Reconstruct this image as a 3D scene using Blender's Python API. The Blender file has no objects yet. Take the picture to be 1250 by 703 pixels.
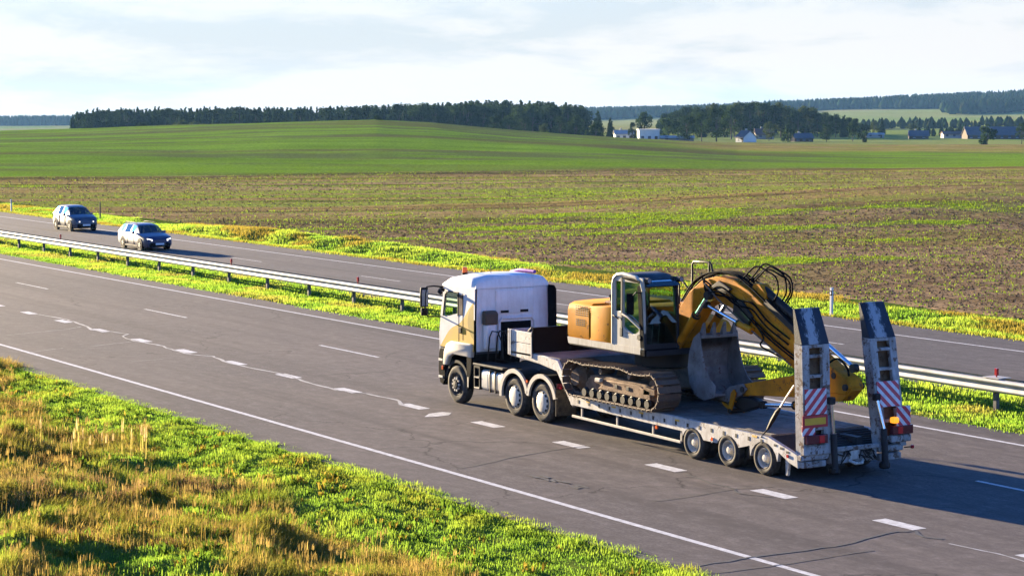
import bpy, bmesh, math, random
import numpy as np
from mathutils import Vector, Matrix, noise as mnoise

random.seed(7)
rng = np.random.default_rng(11)
scene = bpy.context.scene
col = scene.collection
R = math.radians

# ------------------------------------------------------------------ camera
CAM = Vector((50.26, -30.78, 8.32))
A, P = R(31.42), R(4.7215)
FH = Vector((-math.cos(A), math.sin(A), 0))          # horizontal view direction
RT = Vector((math.sin(A), math.cos(A), 0))           # to the right of it
cd = bpy.data.cameras.new('camera')
cam = bpy.data.objects.new('camera', cd)
col.objects.link(cam)
cd.sensor_width = 36
cd.lens = 2700 / 1250 * 36
cd.clip_start = 0.5
cd.clip_end = 30000
fw = FH * math.cos(P) - Vector((0, 0, 1)) * math.sin(P)
up = FH * math.sin(P) + Vector((0, 0, 1)) * math.cos(P)
cam.matrix_world = Matrix((
    (RT.x, up.x, -fw.x, CAM.x), (RT.y, up.y, -fw.y, CAM.y), (RT.z, up.z, -fw.z, CAM.z), (0, 0, 0, 1)))
scene.camera = cam

# ------------------------------------------------------------------ sky, sun, exposure
SUN_EL, SUN_OFF = R(9.0), R(6.5)
SUN = Vector((-math.cos(SUN_OFF) * math.cos(SUN_EL), -math.sin(SUN_OFF) * math.cos(SUN_EL), math.sin(SUN_EL)))
world = bpy.data.worlds.new('World')
scene.world = world
world.use_nodes = True
nt = world.node_tree
nt.nodes.clear()
N = nt.nodes.new
L = nt.links.new
w_out = N('ShaderNodeOutputWorld')
w_bg = N('ShaderNodeBackground')
w_sky = N('ShaderNodeTexSky')
w_sky.sky_type = 'NISHITA'
w_sky.sun_disc = False
w_sky.sun_elevation = SUN_EL
w_sky.sun_rotation = math.atan2(SUN.x, SUN.y)
w_sky.altitude = 100
w_sky.air_density = 1.0
w_sky.dust_density = 0.3
w_sky.ozone_density = 3.0
w_bg.inputs['Strength'].default_value = 0.05
# broken cloud sheet high above, seen at a flat angle near the horizon
w_tc = N('ShaderNodeTexCoord')
w_sep = N('ShaderNodeSeparateXYZ')
L(w_tc.outputs['Generated'], w_sep.inputs[0])
def wm(op, a, b=None, clamp=False):
    n = N('ShaderNodeMath'); n.operation = op; n.use_clamp = clamp
    for i, q in enumerate((a, b)):
        if q is None: continue
        if isinstance(q, (int, float)): n.inputs[i].default_value = q
        else: L(q, n.inputs[i])
    return n.outputs[0]
w_cmb = N('ShaderNodeCombineXYZ')
L(w_sep.outputs['X'], w_cmb.inputs[0]); L(w_sep.outputs['Y'], w_cmb.inputs[1])
L(wm('MULTIPLY', w_sep.outputs['Z'], 5.5), w_cmb.inputs[2])
w_n = N('ShaderNodeTexNoise')                       # flat cloud banks
w_n.inputs['Scale'].default_value = 8.5
w_n.inputs['Distortion'].default_value = 0.25
w_n.inputs['Detail'].default_value = 8
w_n.inputs['Roughness'].default_value = 0.62
L(w_cmb.outputs[0], w_n.inputs['Vector'])
w_r = N('ShaderNodeValToRGB')
w_r.color_ramp.elements[0].position = 0.47
w_r.color_ramp.elements[1].position = 0.60
w_r.color_ramp.elements[0].color = (3.45, 3.28, 3.16, 1)     # bright thin veil
w_r.color_ramp.elements[1].color = (2.72, 2.78, 2.82, 1)   # shaded bank
L(w_n.outputs['Fac'], w_r.inputs[0])
w_wb = N('ShaderNodeMix'); w_wb.data_type = 'RGBA'; w_wb.blend_type = 'MULTIPLY'     # camera white balance on the clear sky
w_wb.inputs['Factor'].default_value = 1
w_wb.inputs['B'].default_value = (0.40, 0.84, 1.60, 1)
L(w_sky.outputs[0], w_wb.inputs['A'])
w_mix = N('ShaderNodeMix'); w_mix.data_type = 'RGBA'
w_ex = N('ShaderNodeMath'); w_ex.operation = 'EXPONENT'     # hazy veil thickest low down
w_zz = wm('MULTIPLY', w_sep.outputs['Z'], 6.5)
L(wm('MULTIPLY', wm('MULTIPLY', w_zz, w_zz), -1.0), w_ex.inputs[0])
L(wm('MULTIPLY', w_ex.outputs[0], 0.97), w_mix.inputs['Factor'])
L(w_wb.outputs['Result'], w_mix.inputs['A'])
L(w_r.outputs['Color'], w_mix.inputs['B'])
L(w_mix.outputs['Result'], w_bg.inputs['Color'])
L(w_bg.outputs[0], w_out.inputs['Surface'])

sd = bpy.data.lights.new('sun', 'SUN')
sd.energy = 5.0
sd.angle = R(0.5)
sd.color = (1.0, 0.80, 0.52)
sun = bpy.data.objects.new('sun', sd)
col.objects.link(sun)
sun.rotation_euler = SUN.to_track_quat('Z', 'Y').to_euler()
sun.location = (0, 0, 60)

scene.view_settings.view_transform = 'Standard'
scene.view_settings.look = 'None'
scene.view_settings.exposure = 2.5
scene.view_settings.gamma = 1
scene.view_settings.use_curve_mapping = False
scene.render.engine = 'CYCLES'
cy = scene.cycles
cy.use_denoising = True
cy.max_bounces = 8
cy.diffuse_bounces = 3
cy.glossy_bounces = 3
cy.transmission_bounces = 6
cy.transparent_max_bounces = 12
cy.volume_bounces = 0
cy.caustics_reflective = False
cy.caustics_refractive = False
cy.sample_clamp_indirect = 4

# ------------------------------------------------------------------ materials
MATS = {}
def nodes(name):
    m = bpy.data.materials.new(name)
    m.use_nodes = True
    t = m.node_tree
    b = t.nodes['Principled BSDF']
    return m, t, b
def nmath(t, op, a, b=None, clamp=False):
    n = t.nodes.new('ShaderNodeMath'); n.operation = op; n.use_clamp = clamp
    for i, q in enumerate((a, b)):
        if q is None: continue
        if isinstance(q, (int, float)): n.inputs[i].default_value = q
        else: t.links.new(q, n.inputs[i])
    return n.outputs[0]
def nnoise(t, scale, detail=4, rough=0.55, vec=None, stretch=None, rot=None):
    n = t.nodes.new('ShaderNodeTexNoise')
    n.inputs['Scale'].default_value = scale
    n.inputs['Detail'].default_value = detail
    n.inputs['Roughness'].default_value = rough
    if vec is None:
        tc = t.nodes.new('ShaderNodeTexCoord'); vec = tc.outputs['Object']
    if stretch or rot:
        mp = t.nodes.new('ShaderNodeMapping')
        if stretch: mp.inputs['Scale'].default_value = stretch
        if rot: mp.inputs['Rotation'].default_value = rot
        t.links.new(vec, mp.inputs['Vector']); vec = mp.outputs[0]
    t.links.new(vec, n.inputs['Vector'])
    return n.outputs['Fac']
def nramp(t, fac, p0, p1, c0=(0, 0, 0, 1), c1=(1, 1, 1, 1)):
    n = t.nodes.new('ShaderNodeValToRGB')
    e = n.color_ramp.elements
    e[0].position, e[1].position = p0, p1
    e[0].color, e[1].color = c0, c1
    t.links.new(fac, n.inputs[0])
    return n.outputs['Color']
def nmix(t, fac, a, b):
    n = t.nodes.new('ShaderNodeMix'); n.data_type = 'RGBA'
    if isinstance(fac, (int, float)): n.inputs['Factor'].default_value = fac
    else: t.links.new(fac, n.inputs['Factor'])
    for s, q in (('A', a), ('B', b)):
        if isinstance(q, tuple): n.inputs[s].default_value = q if len(q) == 4 else q + (1,)
        else: t.links.new(q, n.inputs[s])
    return n.outputs['Result']
def nbump(t, b, h, strength, dist):
    n = t.nodes.new('ShaderNodeBump')
    n.inputs['Strength'].default_value = strength
    n.inputs['Distance'].default_value = dist
    t.links.new(h, n.inputs['Height'])
    t.links.new(n.outputs[0], b.inputs['Normal'])
def paint(name, c, rough=0.45, metal=0.0, dirt=None, amt=0.35, scale=3.0, rust=0.0, bump=0.15, coat=0.0, spec=0.5, streak=0.0):
    """worn surface: own colour broken up by dirt and, if asked, rust specks"""
    m, t, b = nodes(name)
    dirt = dirt or tuple(q * 0.55 + 0.02 for q in c)
    n1 = nnoise(t, scale, 6, 0.65)
    f = nramp(t, n1, 0.38, 0.72)
    k = nmix(t, nmath(t, 'MULTIPLY', f, amt), c, dirt)
    if streak:          # rain-washed grime running down
        n3 = nramp(t, nnoise(t, 5.0, 5, 0.7, None, (1.6, 1.6, 0.22)), 0.46, 0.68)
        k = nmix(t, nmath(t, 'MULTIPLY', n3, streak), k, dirt)
    if rust:
        n2 = nnoise(t, scale * 2.3, 8, 0.7)
        g = nramp(t, n2, 0.62 - 0.16 * rust, 0.66 - 0.14 * rust)
        k = nmix(t, nmath(t, 'MULTIPLY', g, 0.85), k, (0.10, 0.045, 0.02))
    t.links.new(k, b.inputs['Base Color'])
    b.inputs['Metallic'].default_value = metal
    r = nmath(t, 'ADD', nmath(t, 'MULTIPLY', f, 0.2), rough, True)
    t.links.new(r, b.inputs['Roughness'])
    b.inputs['Specular IOR Level'].default_value = spec
    if coat:
        b.inputs['Coat Weight'].default_value = coat
        b.inputs['Coat Roughness'].default_value = 0.46 if coat >= 1 else 0.06
    if bump: nbump(t, b, nnoise(t, scale * 14, 4, 0.6), bump, 0.01)
    MATS[name] = m
    return m
paint('white paint', (0.78, 0.78, 0.77), 0.35, dirt=(0.40, 0.36, 0.31), amt=0.35, scale=1.6, bump=0.04, coat=0.15, streak=0.28)
paint('chalky white paint', (0.60, 0.58, 0.52), 0.55, dirt=(0.26, 0.21, 0.15), amt=0.6, scale=2.5, rust=0.26, streak=0.6)
paint('flaking white paint', (0.44, 0.44, 0.43), 0.65, dirt=(0.16, 0.135, 0.105), amt=0.85, scale=2.6, rust=0.55, bump=0.3, streak=0.6, spec=0.2)
paint('cream fender', (0.55, 0.50, 0.40), 0.5, dirt=(0.28, 0.24, 0.18), amt=0.6)
paint('black plastic', (0.009, 0.009, 0.010), 0.6, dirt=(0.026, 0.023, 0.020), amt=0.5, spec=0.12)
paint('matt black', (0.005, 0.005, 0.006), 0.8, dirt=(0.012, 0.011, 0.010), amt=0.5, spec=0.05)
paint('dark steel', (0.022, 0.022, 0.024), 0.6, 0.1, dirt=(0.05, 0.04, 0.03), amt=0.6, scale=4, rust=0.08, bump=0.3, spec=0.25)
paint('rubber', (0.022, 0.021, 0.020), 0.8, dirt=(0.16, 0.135, 0.10), amt=0.75, scale=5, bump=0.3, spec=0.25)
paint('rim paint', (0.62, 0.58, 0.48), 0.4, dirt=(0.30, 0.24, 0.16), amt=0.6, scale=6)
paint('steel rim', (0.40, 0.40, 0.40), 0.4, 0.6, dirt=(0.2, 0.17, 0.13), amt=0.7, scale=6)
paint('aluminium', (0.62, 0.60, 0.56), 0.3, 0.85, dirt=(0.35, 0.30, 0.22), amt=0.6, scale=4)
paint('galvanised steel', (0.40, 0.40, 0.39), 0.55, 0.3, dirt=(0.27, 0.26, 0.23), amt=0.7, scale=1.2, bump=0.05)
paint('dark post', (0.13, 0.125, 0.12), 0.7, 0.2, dirt=(0.08, 0.06, 0.045), amt=0.7, scale=3, rust=0.1)
paint('excavator yellow', (0.66, 0.26, 0.008), 0.55, dirt=(0.42, 0.17, 0.015), amt=0.5, scale=2.2, rust=0.06, bump=0.06, spec=0.08, streak=0.35)
paint('excavator boom yellow', (0.62, 0.235, 0.008), 0.55, dirt=(0.16, 0.07, 0.012), amt=0.7, scale=2.0, rust=0.2, bump=0.25, spec=0.1)
paint('excavator cream', (0.56, 0.53, 0.44), 0.4, dirt=(0.26, 0.22, 0.15), amt=0.5, scale=2.5, bump=0.06, streak=0.5, spec=0.2)
paint('excavator grey', (0.018, 0.020, 0.024), 0.5, dirt=(0.04, 0.035, 0.03), amt=0.5, scale=3, spec=0.3)
paint('muddy steel', (0.26, 0.155, 0.085), 0.75, 0.1, dirt=(0.10, 0.065, 0.04), amt=0.9, scale=3.2, rust=0.3, bump=0.8, spec=0.3)
paint('track steel', (0.115, 0.080, 0.056), 0.55, 0.2, dirt=(0.22, 0.145, 0.085), amt=0.8, scale=5, rust=0.35, bump=0.6)
paint('bucket steel', (0.21, 0.205, 0.20), 0.65, 0.1, dirt=(0.085, 0.065, 0.048), amt=0.85, scale=2.6, rust=0.25, bump=0.5)
paint('chrome', (0.75, 0.76, 0.78), 0.12, 1.0, amt=0.1, bump=0)
paint('greasy black', (0.012, 0.011, 0.010), 0.5, dirt=(0.045, 0.03, 0.018), amt=0.7, scale=4, spec=0.3)
paint('deck timber', (0.21, 0.19, 0.165), 0.85, dirt=(0.085, 0.07, 0.055), amt=0.8, scale=2.0, bump=0.5, spec=0.3)
paint('red paint', (0.50, 0.025, 0.03), 0.45, dirt=(0.25, 0.05, 0.05), amt=0.4)
paint('warning yellow', (0.75, 0.42, 0.02), 0.5, dirt=(0.4, 0.25, 0.05), amt=0.4)
paint('purple paint', (0.20, 0.06, 0.34), 0.6, amt=0.3, spec=0.1)
paint('concrete', (0.36, 0.35, 0.32), 0.85, amt=0.5)
paint('plaster white', (0.70, 0.69, 0.66), 0.8, dirt=(0.5, 0.48, 0.44), amt=0.4, scale=0.6)
paint('plaster cream', (0.26, 0.24, 0.20), 0.8, amt=0.3, scale=0.6)
paint('roof slate', (0.10, 0.105, 0.115), 0.8, amt=0.4, scale=0.8)
paint('roof rust', (0.16, 0.085, 0.06), 0.8, amt=0.4, scale=0.8)
paint('timber dark', (0.10, 0.07, 0.045), 0.85, amt=0.5)
paint('bark', (0.07, 0.055, 0.042), 0.9, amt=0.6, scale=4, bump=0.5)
paint('road paint', (0.60, 0.60, 0.59), 0.7, dirt=(0.22, 0.21, 0.20), amt=0.75, scale=5, bump=0.2, spec=0.1)
paint('worn road paint', (0.50, 0.50, 0.49), 0.7, dirt=(0.13, 0.12, 0.115), amt=0.95, scale=6, bump=0.2)
paint('crack sealant', (0.030, 0.030, 0.031), 0.65, dirt=(0.06, 0.055, 0.052), amt=0.7, scale=5)
paint('pale sealant', (0.34, 0.335, 0.325), 0.7, dirt=(0.15, 0.14, 0.135), amt=0.9, scale=3)
paint('car navy', (0.010, 0.018, 0.075), 0.42, 0.3, amt=0.2, bump=0, coat=1.0)
paint('car slate', (0.020, 0.032, 0.070), 0.42, 0.3, amt=0.2, bump=0, coat=1.0)
paint('skin', (0.45, 0.27, 0.19), 0.6, amt=0.1, bump=0)
paint('seat cloth', (0.05, 0.05, 0.055), 0.8, amt=0.3, bump=0)
paint('number plate', (0.72, 0.72, 0.72), 0.5, amt=0.15, bump=0)

def glass(name, tint, rough=0.02, alpha=0.55):
    m, t, b = nodes(name)
    tr = t.nodes.new('ShaderNodeBsdfTransparent'); tr.inputs[0].default_value = tint + (1,)
    gl = t.nodes.new('ShaderNodeBsdfGlossy'); gl.inputs['Roughness'].default_value = rough
    gl.inputs['Color'].default_value = (0.9, 0.95, 1, 1)
    lw = t.nodes.new('ShaderNodeFresnel'); lw.inputs['IOR'].default_value = 1.5
    mx = t.nodes.new('ShaderNodeMixShader')
    t.links.new(nmath(t, 'ADD', lw.outputs[0], 0.03, True), mx.inputs[0])
    t.links.new(tr.outputs[0], mx.inputs[1]); t.links.new(gl.outputs[0], mx.inputs[2])
    t.links.new(mx.outputs[0], t.nodes['Material Output'].inputs['Surface'])
    MATS[name] = m
glass('clear glass', (0.72, 0.85, 0.74))
glass('green glass', (0.17, 0.33, 0.25))
glass('car glass', (0.25, 0.32, 0.34))
def emit(name, c, strength, base=None):
    m, t, b = nodes(name)
    b.inputs['Base Color'].default_value = (base or c) + (1,)
    b.inputs['Emission Color'].default_value = c + (1,)
    b.inputs['Emission Strength'].default_value = strength
    b.inputs['Roughness'].default_value = 0.25
    MATS[name] = m
emit('headlight lens', (1.0, 0.93, 0.8), 0.35, (0.8, 0.8, 0.8))
emit('brake light', (1.0, 0.02, 0.06), 0.012, (0.16, 0.008, 0.015))
emit('amber light', (1.0, 0.35, 0.02), 0.25, (0.8, 0.25, 0.02))
def gloss(name, c, rough=0.25):
    m, t, b = nodes(name)
    b.inputs['Base Color'].default_value = c + (1,)
    b.inputs['Roughness'].default_value = rough
    MATS[name] = m
gloss('tail lamp red', (0.10, 0.012, 0.022), 0.2)
gloss('amber plastic', (0.80, 0.13, 0.015), 0.25)
gloss('red reflector', (0.42, 0.012, 0.02), 0.25)
gloss('mirror face', (0.25, 0.26, 0.28), 0.08)
def stripes(name, sign):
    """red and white diagonal bars of a vehicle-end plate, flat print"""
    m, t, b = nodes(name)
    tc = t.nodes.new('ShaderNodeTexCoord')
    s = t.nodes.new('ShaderNodeSeparateXYZ'); t.links.new(tc.outputs['Object'], s.inputs[0])
    d = nmath(t, 'ADD', nmath(t, 'MULTIPLY', s.outputs['Y'], sign), nmath(t, 'MULTIPLY', s.outputs['Z'], -1.0))
    fr = nmath(t, 'FRACT', nmath(t, 'ADD', nmath(t, 'MULTIPLY', d, 4.1), 40.3))
    c = nmix(t, nmath(t, 'GREATER_THAN', fr, 0.52), (0.55, 0.03, 0.06), (0.68, 0.68, 0.70))
    c = nmix(t, nmath(t, 'MULTIPLY', nramp(t, nnoise(t, 9, 6), 0.45, 0.75), 0.35), c, (0.2, 0.17, 0.14))
    t.links.new(c, b.inputs['Base Color'])
    b.inputs['Roughness'].default_value = 0.4
    MATS[name] = m
stripes('chevron rising', 1.0)
stripes('chevron falling', -1.0)

def ramp_plate():
    """dark bare steel, paint remnants and scuffs down the middle where tracks ran"""
    m, t, b = nodes('worn ramp plate')
    tc = t.nodes.new('ShaderNodeTexCoord')
    s = t.nodes.new('ShaderNodeSeparateXYZ'); t.links.new(tc.outputs['Generated'], s.inputs[0])
    mid = nmath(t, 'SUBTRACT', 0.78, nmath(t, 'MULTIPLY', nmath(t, 'ABSOLUTE', nmath(t, 'SUBTRACT', s.outputs['Y'], 0.45)), 2.6))
    f = nmath(t, 'ADD', nnoise(t, 9, 7, 0.75, None, (1, 1.6, .7)), nmath(t, 'MULTIPLY', mid, 0.42))
    k = nmix(t, nramp(t, f, 0.60, 0.70), (0.020, 0.023, 0.032), (0.34, 0.35, 0.36))
    k = nmix(t, nmath(t, 'MULTIPLY', nramp(t, nnoise(t, 6, 6, .7), .56, .64), .6), k, (.05, .03, .02))
    t.links.new(k, b.inputs['Base Color'])
    b.inputs['Roughness'].default_value = 0.45
    b.inputs['Specular IOR Level'].default_value = 0.3
    nbump(t, b, nnoise(t, 30, 4), .3, .01)
    MATS['worn ramp plate'] = m
ramp_plate()
def cab_livery():
    """white cab side with a gold sweep printed across door and corner"""
    m, t, b = nodes('cab livery')
    tc = t.nodes.new('ShaderNodeTexCoord')
    s = t.nodes.new('ShaderNodeSeparateXYZ'); t.links.new(tc.outputs['Object'], s.inputs[0])
    X, Z = s.outputs['X'], s.outputs['Z']       # object origin at tractor base (x=-1.3)
    # sweep edge rises backwards:  z < 1.85 + 0.62*(x+3.9)
    xe = nmath(t, 'ADD', X, 2.55)               # = worldX + 3.85
    wob = nmath(t, 'MULTIPLY', nmath(t, 'SINE', nmath(t, 'MULTIPLY', xe, 5.0)), 0.07)
    edge = nmath(t, 'ADD', nmath(t, 'ADD', nmath(t, 'MULTIPLY', xe, 0.66), 1.75), wob)
    gold = nmath(t, 'LESS_THAN', Z, edge)
    dx = nmath(t, 'SUBTRACT', X, -0.72); dz = nmath(t, 'SUBTRACT', Z, 2.35)
    rr = nmath(t, 'SQRT', nmath(t, 'ADD', nmath(t, 'MULTIPLY', dx, dx), nmath(t, 'MULTIPLY', dz, dz)))
    disc = nmath(t, 'LESS_THAN', rr, 0.52)
    c = nmix(t, gold, (0.66, 0.66, 0.64), (0.62, 0.38, 0.055))
    c = nmix(t, nmath(t, 'MULTIPLY', gold, disc), c, (0.30, 0.21, 0.022))
    c = nmix(t, nmath(t, 'MULTIPLY', nramp(t, nnoise(t, 2.2, 6), 0.42, 0.75), 0.25), c, (0.32, 0.27, 0.2))
    t.links.new(c, b.inputs['Base Color'])
    b.inputs['Roughness'].default_value = 0.5
    b.inputs['Specular IOR Level'].default_value = 0.15
    b.inputs['Coat Weight'].default_value = 0.05
    b.inputs['Coat Roughness'].default_value = 0.08
    MATS['cab livery'] = m
cab_livery()

def asphalt(name, base, seed):
    m, t, b = nodes(name)
    tc = t.nodes.new('ShaderNodeTexCoord')
    mp = t.nodes.new('ShaderNodeMapping'); mp.inputs['Location'].default_value = (seed, seed * 2, 0)
    t.links.new(tc.outputs['Object'], mp.inputs['Vector']); v = mp.outputs[0]
    fine = nnoise(t, 13, 5, 0.85, v)
    k = nmix(t, nramp(t, fine, 0.30, 0.70), tuple(q * 0.5 for q in base), tuple(q * 1.5 for q in base))
    big = nnoise(t, 0.16, 6, 0.6, v, (0.35, 1, 1))
    k = nmix(t, nmath(t, 'MULTIPLY', nramp(t, big, 0.42, 0.60), 0.7), k, (base[0] * 1.38, base[1] * 1.33, base[2] * 1.26))
    trk = nnoise(t, 0.9, 3, 0.6, v, (0.03, 1, 1))     # long worn wheel tracks
    k = nmix(t, nmath(t, 'MULTIPLY', nramp(t, trk, 0.48, 0.64), 0.6), k, tuple(q * 0.68 for q in base))
    mid = nnoise(t, 2.6, 7, 0.78, v, (0.7, 1, 1))
    k = nmix(t, nmath(t, 'MULTIPLY', nramp(t, mid, 0.36, 0.62, (1, 1, 1, 1), (0, 0, 0, 1)), 0.5), k, tuple(q * 0.52 for q in base))
    k = nmix(t, nmath(t, 'MULTIPLY', nramp(t, mid, 0.54, 0.72), 0.5), k, tuple(q * 1.55 for q in base))
    blo = nnoise(t, 0.5, 7, 0.7, v, (0.6, 1, 1))
    k = nmix(t, nmath(t, 'MULTIPLY', nramp(t, blo, 0.58, 0.70), 0.4), k, tuple(q * 0.6 for q in base))
    vor = t.nodes.new('ShaderNodeTexVoronoi'); vor.feature = 'DISTANCE_TO_EDGE'
    vor.inputs['Scale'].default_value = 0.13
    wv = t.nodes.new('ShaderNodeTexNoise'); wv.inputs['Scale'].default_value = 0.7; wv.inputs['Detail'].default_value = 6
    t.links.new(v, wv.inputs['Vector'])
    va = t.nodes.new('ShaderNodeVectorMath'); va.operation = 'MULTIPLY_ADD'
    t.links.new(wv.outputs['Color'], va.inputs[0]); va.inputs[1].default_value = (2.5, 2.5, 0); t.links.new(v, va.inputs[2])
    t.links.new(va.outputs[0], vor.inputs['Vector'])
    crack = nramp(t, vor.outputs['Distance'], 0.0016, 0.0045, (1, 1, 1, 1), (0, 0, 0, 1))
    gate = nramp(t, nnoise(t, 0.12, 2, 0.5, v), 0.46, 0.56)
    k = nmix(t, nmath(t, 'MULTIPLY', nmath(t, 'MULTIPLY', crack, gate), 0.7), k, (0.03, 0.028, 0.028))
    t.links.new(k, b.inputs['Base Color'])
    b.inputs['Roughness'].default_value = 0.85
    b.inputs['Specular IOR Level'].default_value = 0.04
    nbump(t, b, fine, 0.35, 0.012)
    MATS[name] = m
asphalt('asphalt', (0.124, 0.110, 0.103), 0)
asphalt('asphalt far', (0.118, 0.109, 0.107), 37)

def leafy(name, translucent=0.45, rough=0.6, bright=1.0):
    """foliage: colour varies leaf by leaf through a stored attribute, light passes through"""
    m, t, b = nodes(name)
    at = t.nodes.new('ShaderNodeAttribute'); at.attribute_name = 'tint'
    c = at.outputs['Color']
    b.inputs['Roughness'].default_value = rough
    b.inputs['Specular IOR Level'].default_value = 0.0
    t.links.new(c, b.inputs['Base Color'])
    tl = t.nodes.new('ShaderNodeBsdfTranslucent')
    t.links.new(c, tl.inputs['Color'])
    mx = t.nodes.new('ShaderNodeMixShader'); mx.inputs[0].default_value = translucent
    t.links.new(b.outputs[0], mx.inputs[1]); t.links.new(tl.outputs[0], mx.inputs[2])
    t.links.new(mx.outputs[0], t.nodes['Material Output'].inputs['Surface'])
    MATS[name] = m
leafy('grass blades', 0.66)
leafy('tree leaves', 0.3)
leafy('sprouts', 0.4)

# ------------------------------------------------------------------ mesh helpers
ROOT = {}
def tag(o, label=None, cat=None, group=None, kind=None):
    if label: o['label'] = label
    if cat: o['category'] = cat
    if group: o['group'] = group
    if kind: o['kind'] = kind
    return o
def thing(name, loc, label, cat, group=None):
    o = bpy.data.objects.new(name, None)
    o.empty_display_size = 0.3
    col.objects.link(o)
    o.location = loc
    ROOT[o.name] = Vector(loc)
    return tag(o, label, cat, group)
def unit(v):
    return v / max(np.linalg.norm(v), 1e-9)
class MB:
    def __init__(s):
        s.v = []; s.f = []; s.k = []; s.mi = 0
    def add(s, vs, fs):
        b = len(s.v)
        s.v += [tuple(float(q) for q in p) for p in vs]
        s.f += [tuple(b + i for i in f) for f in fs]
        s.k += [s.mi] * len(fs)
        return s
    def box(s, x0, x1, y0, y1, z0, z1):
        return s.add([(x0, y0, z0), (x1, y0, z0), (x1, y1, z0), (x0, y1, z0), (x0, y0, z1), (x1, y0, z1), (x1, y1, z1), (x0, y1, z1)],
                     [(3, 2, 1, 0), (4, 5, 6, 7), (0, 1, 5, 4), (1, 2, 6, 5), (2, 3, 7, 6), (3, 0, 4, 7)])
    def hexa(s, p):
        return s.add(p, [(3, 2, 1, 0), (4, 5, 6, 7), (0, 1, 5, 4), (1, 2, 6, 5), (2, 3, 7, 6), (3, 0, 4, 7)])
    def prism(s, prof, a, b, axis='y'):
        """polygon (u,w) swept along an axis: y -> (u=x,w=z), x -> (u=y,w=z), z -> (u=x,w=y)"""
        n = len(prof)
        def pt(q, t):
            return (q[0], t, q[1]) if axis == 'y' else (t, q[0], q[1]) if axis == 'x' else (q[0], q[1], t)
        vs = [pt(q, a) for q in prof] + [pt(q, b) for q in prof]
        fs = [tuple(range(n)), tuple(range(2 * n - 1, n - 1, -1))]
        fs += [(i, i + n, (i + 1) % n + n, (i + 1) % n) for i in range(n)]
        return s.add(vs, fs)
    def cyl(s, p0, p1, r, n=12, r2=None, cap=True):
        return s.tube([p0, p1], [r, r if r2 is None else r2], n, cap)
    def tube(s, path, r, n=8, cap=True):
        path = [np.array(p, float) for p in path]
        if not hasattr(r, '__len__'): r = [r] * len(path)
        ref = None; rings = []
        for i, p in enumerate(path):
            t = unit(path[min(i + 1, len(path) - 1)] - path[max(i - 1, 0)])
            if ref is None: ref = np.array([0, 0, 1.]) if abs(t[2]) < 0.9 else np.array([1., 0, 0])
            a = unit(np.cross(t, ref)); b = np.cross(a, t); ref = b
            rings.append([p + r[i] * (math.cos(q) * a + math.sin(q) * b) for q in [2 * math.pi * k / n for k in range(n)]])
        vs = [q for ring in rings for q in ring]
        fs = []
        for i in range(len(path) - 1):
            for k in range(n):
                fs.append((i * n + k, i * n + (k + 1) % n, (i + 1) * n + (k + 1) % n, (i + 1) * n + k))
        if cap:
            fs.append(tuple(range(n - 1, -1, -1))); fs.append(tuple(range((len(path) - 1) * n, len(path) * n)))
        return s.add(vs, fs)
    def lathe(s, c, prof, n=28, sign=1):
        """prof: (radius, offset along +Y*sign) around an axis along Y through c"""
        vs = []; m = len(prof)
        for k in range(n):
            q = 2 * math.pi * k / n
            for (r, o) in prof:
                vs.append((c[0] + r * math.cos(q), c[1] + o * sign, c[2] + r * math.sin(q)))
        fs = []
        for k in range(n):
            for j in range(m - 1):
                a, b = k * m + j, ((k + 1) % n) * m + j
                fs.append((a, a + 1, b + 1, b) if sign > 0 else (a, b, b + 1, a + 1))
        return s.add(vs, fs)
    def loft(s, rings, closed=True, caps=True):
        n = len(rings[0]); vs = [p for r_ in rings for p in r_]; fs = []
        for i in range(len(rings) - 1):
            for k in range(n if closed else n - 1):
                fs.append((i * n + k, i * n + (k + 1) % n, (i + 1) * n + (k + 1) % n, (i + 1) * n + k))
        if caps and closed:
            fs.append(tuple(range(n - 1, -1, -1))); fs.append(tuple(range((len(rings) - 1) * n, len(rings) * n)))
        return s.add(vs, fs)
    def panel(s, us, ws, holes, fn, th):
        """sheet over grid lines us x ws without the cells in holes; fn(u,w,t) -> point, t in {0,th}"""
        nu, nw = len(us), len(ws); b = []
        vs = [fn(u, w, t) for t in (0, th) for u in us for w in ws]
        ix = lambda t, i, j: t * nu * nw + i * nw + j
        solid = lambda i, j: 0 <= i < nu - 1 and 0 <= j < nw - 1 and (i, j) not in holes
        fs = []
        for i in range(nu - 1):
            for j in range(nw - 1):
                if not solid(i, j): continue
                fs.append((ix(0, i, j), ix(0, i + 1, j), ix(0, i + 1, j + 1), ix(0, i, j + 1)))
                fs.append((ix(1, i, j + 1), ix(1, i + 1, j + 1), ix(1, i + 1, j), ix(1, i, j)))
                for (di, dj, a, c) in ((-1, 0, (i, j + 1), (i, j)), (1, 0, (i + 1, j), (i + 1, j + 1)), (0, -1, (i, j), (i + 1, j)), (0, 1, (i + 1, j + 1), (i, j + 1))):
                    if not solid(i + di, j + dj):
                        fs.append((ix(0, *c), ix(0, *a), ix(1, *a), ix(1, *c)))
        return s.add(vs, fs)
    def build(s, name, mat, parent=None, bevel=0.0, smooth=35, seg=1, xf=None):
        off = Vector((0, 0, 0)); top = parent
        while top is not None:
            if top.name in ROOT: off = ROOT[top.name]
            top = top.parent
        me = bpy.data.meshes.new(name)
        vs = s.v if xf is None else [xf(p) for p in s.v]
        me.from_pydata([(p[0] - off.x, p[1] - off.y, p[2] - off.z) for p in vs], [], s.f)
        mats = mat if isinstance(mat, (list, tuple)) else [mat]
        for q in mats: me.materials.append(MATS[q])
        if len(mats) > 1: me.polygons.foreach_set('material_index', s.k)
        bm = bmesh.new(); bm.from_mesh(me)
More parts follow.
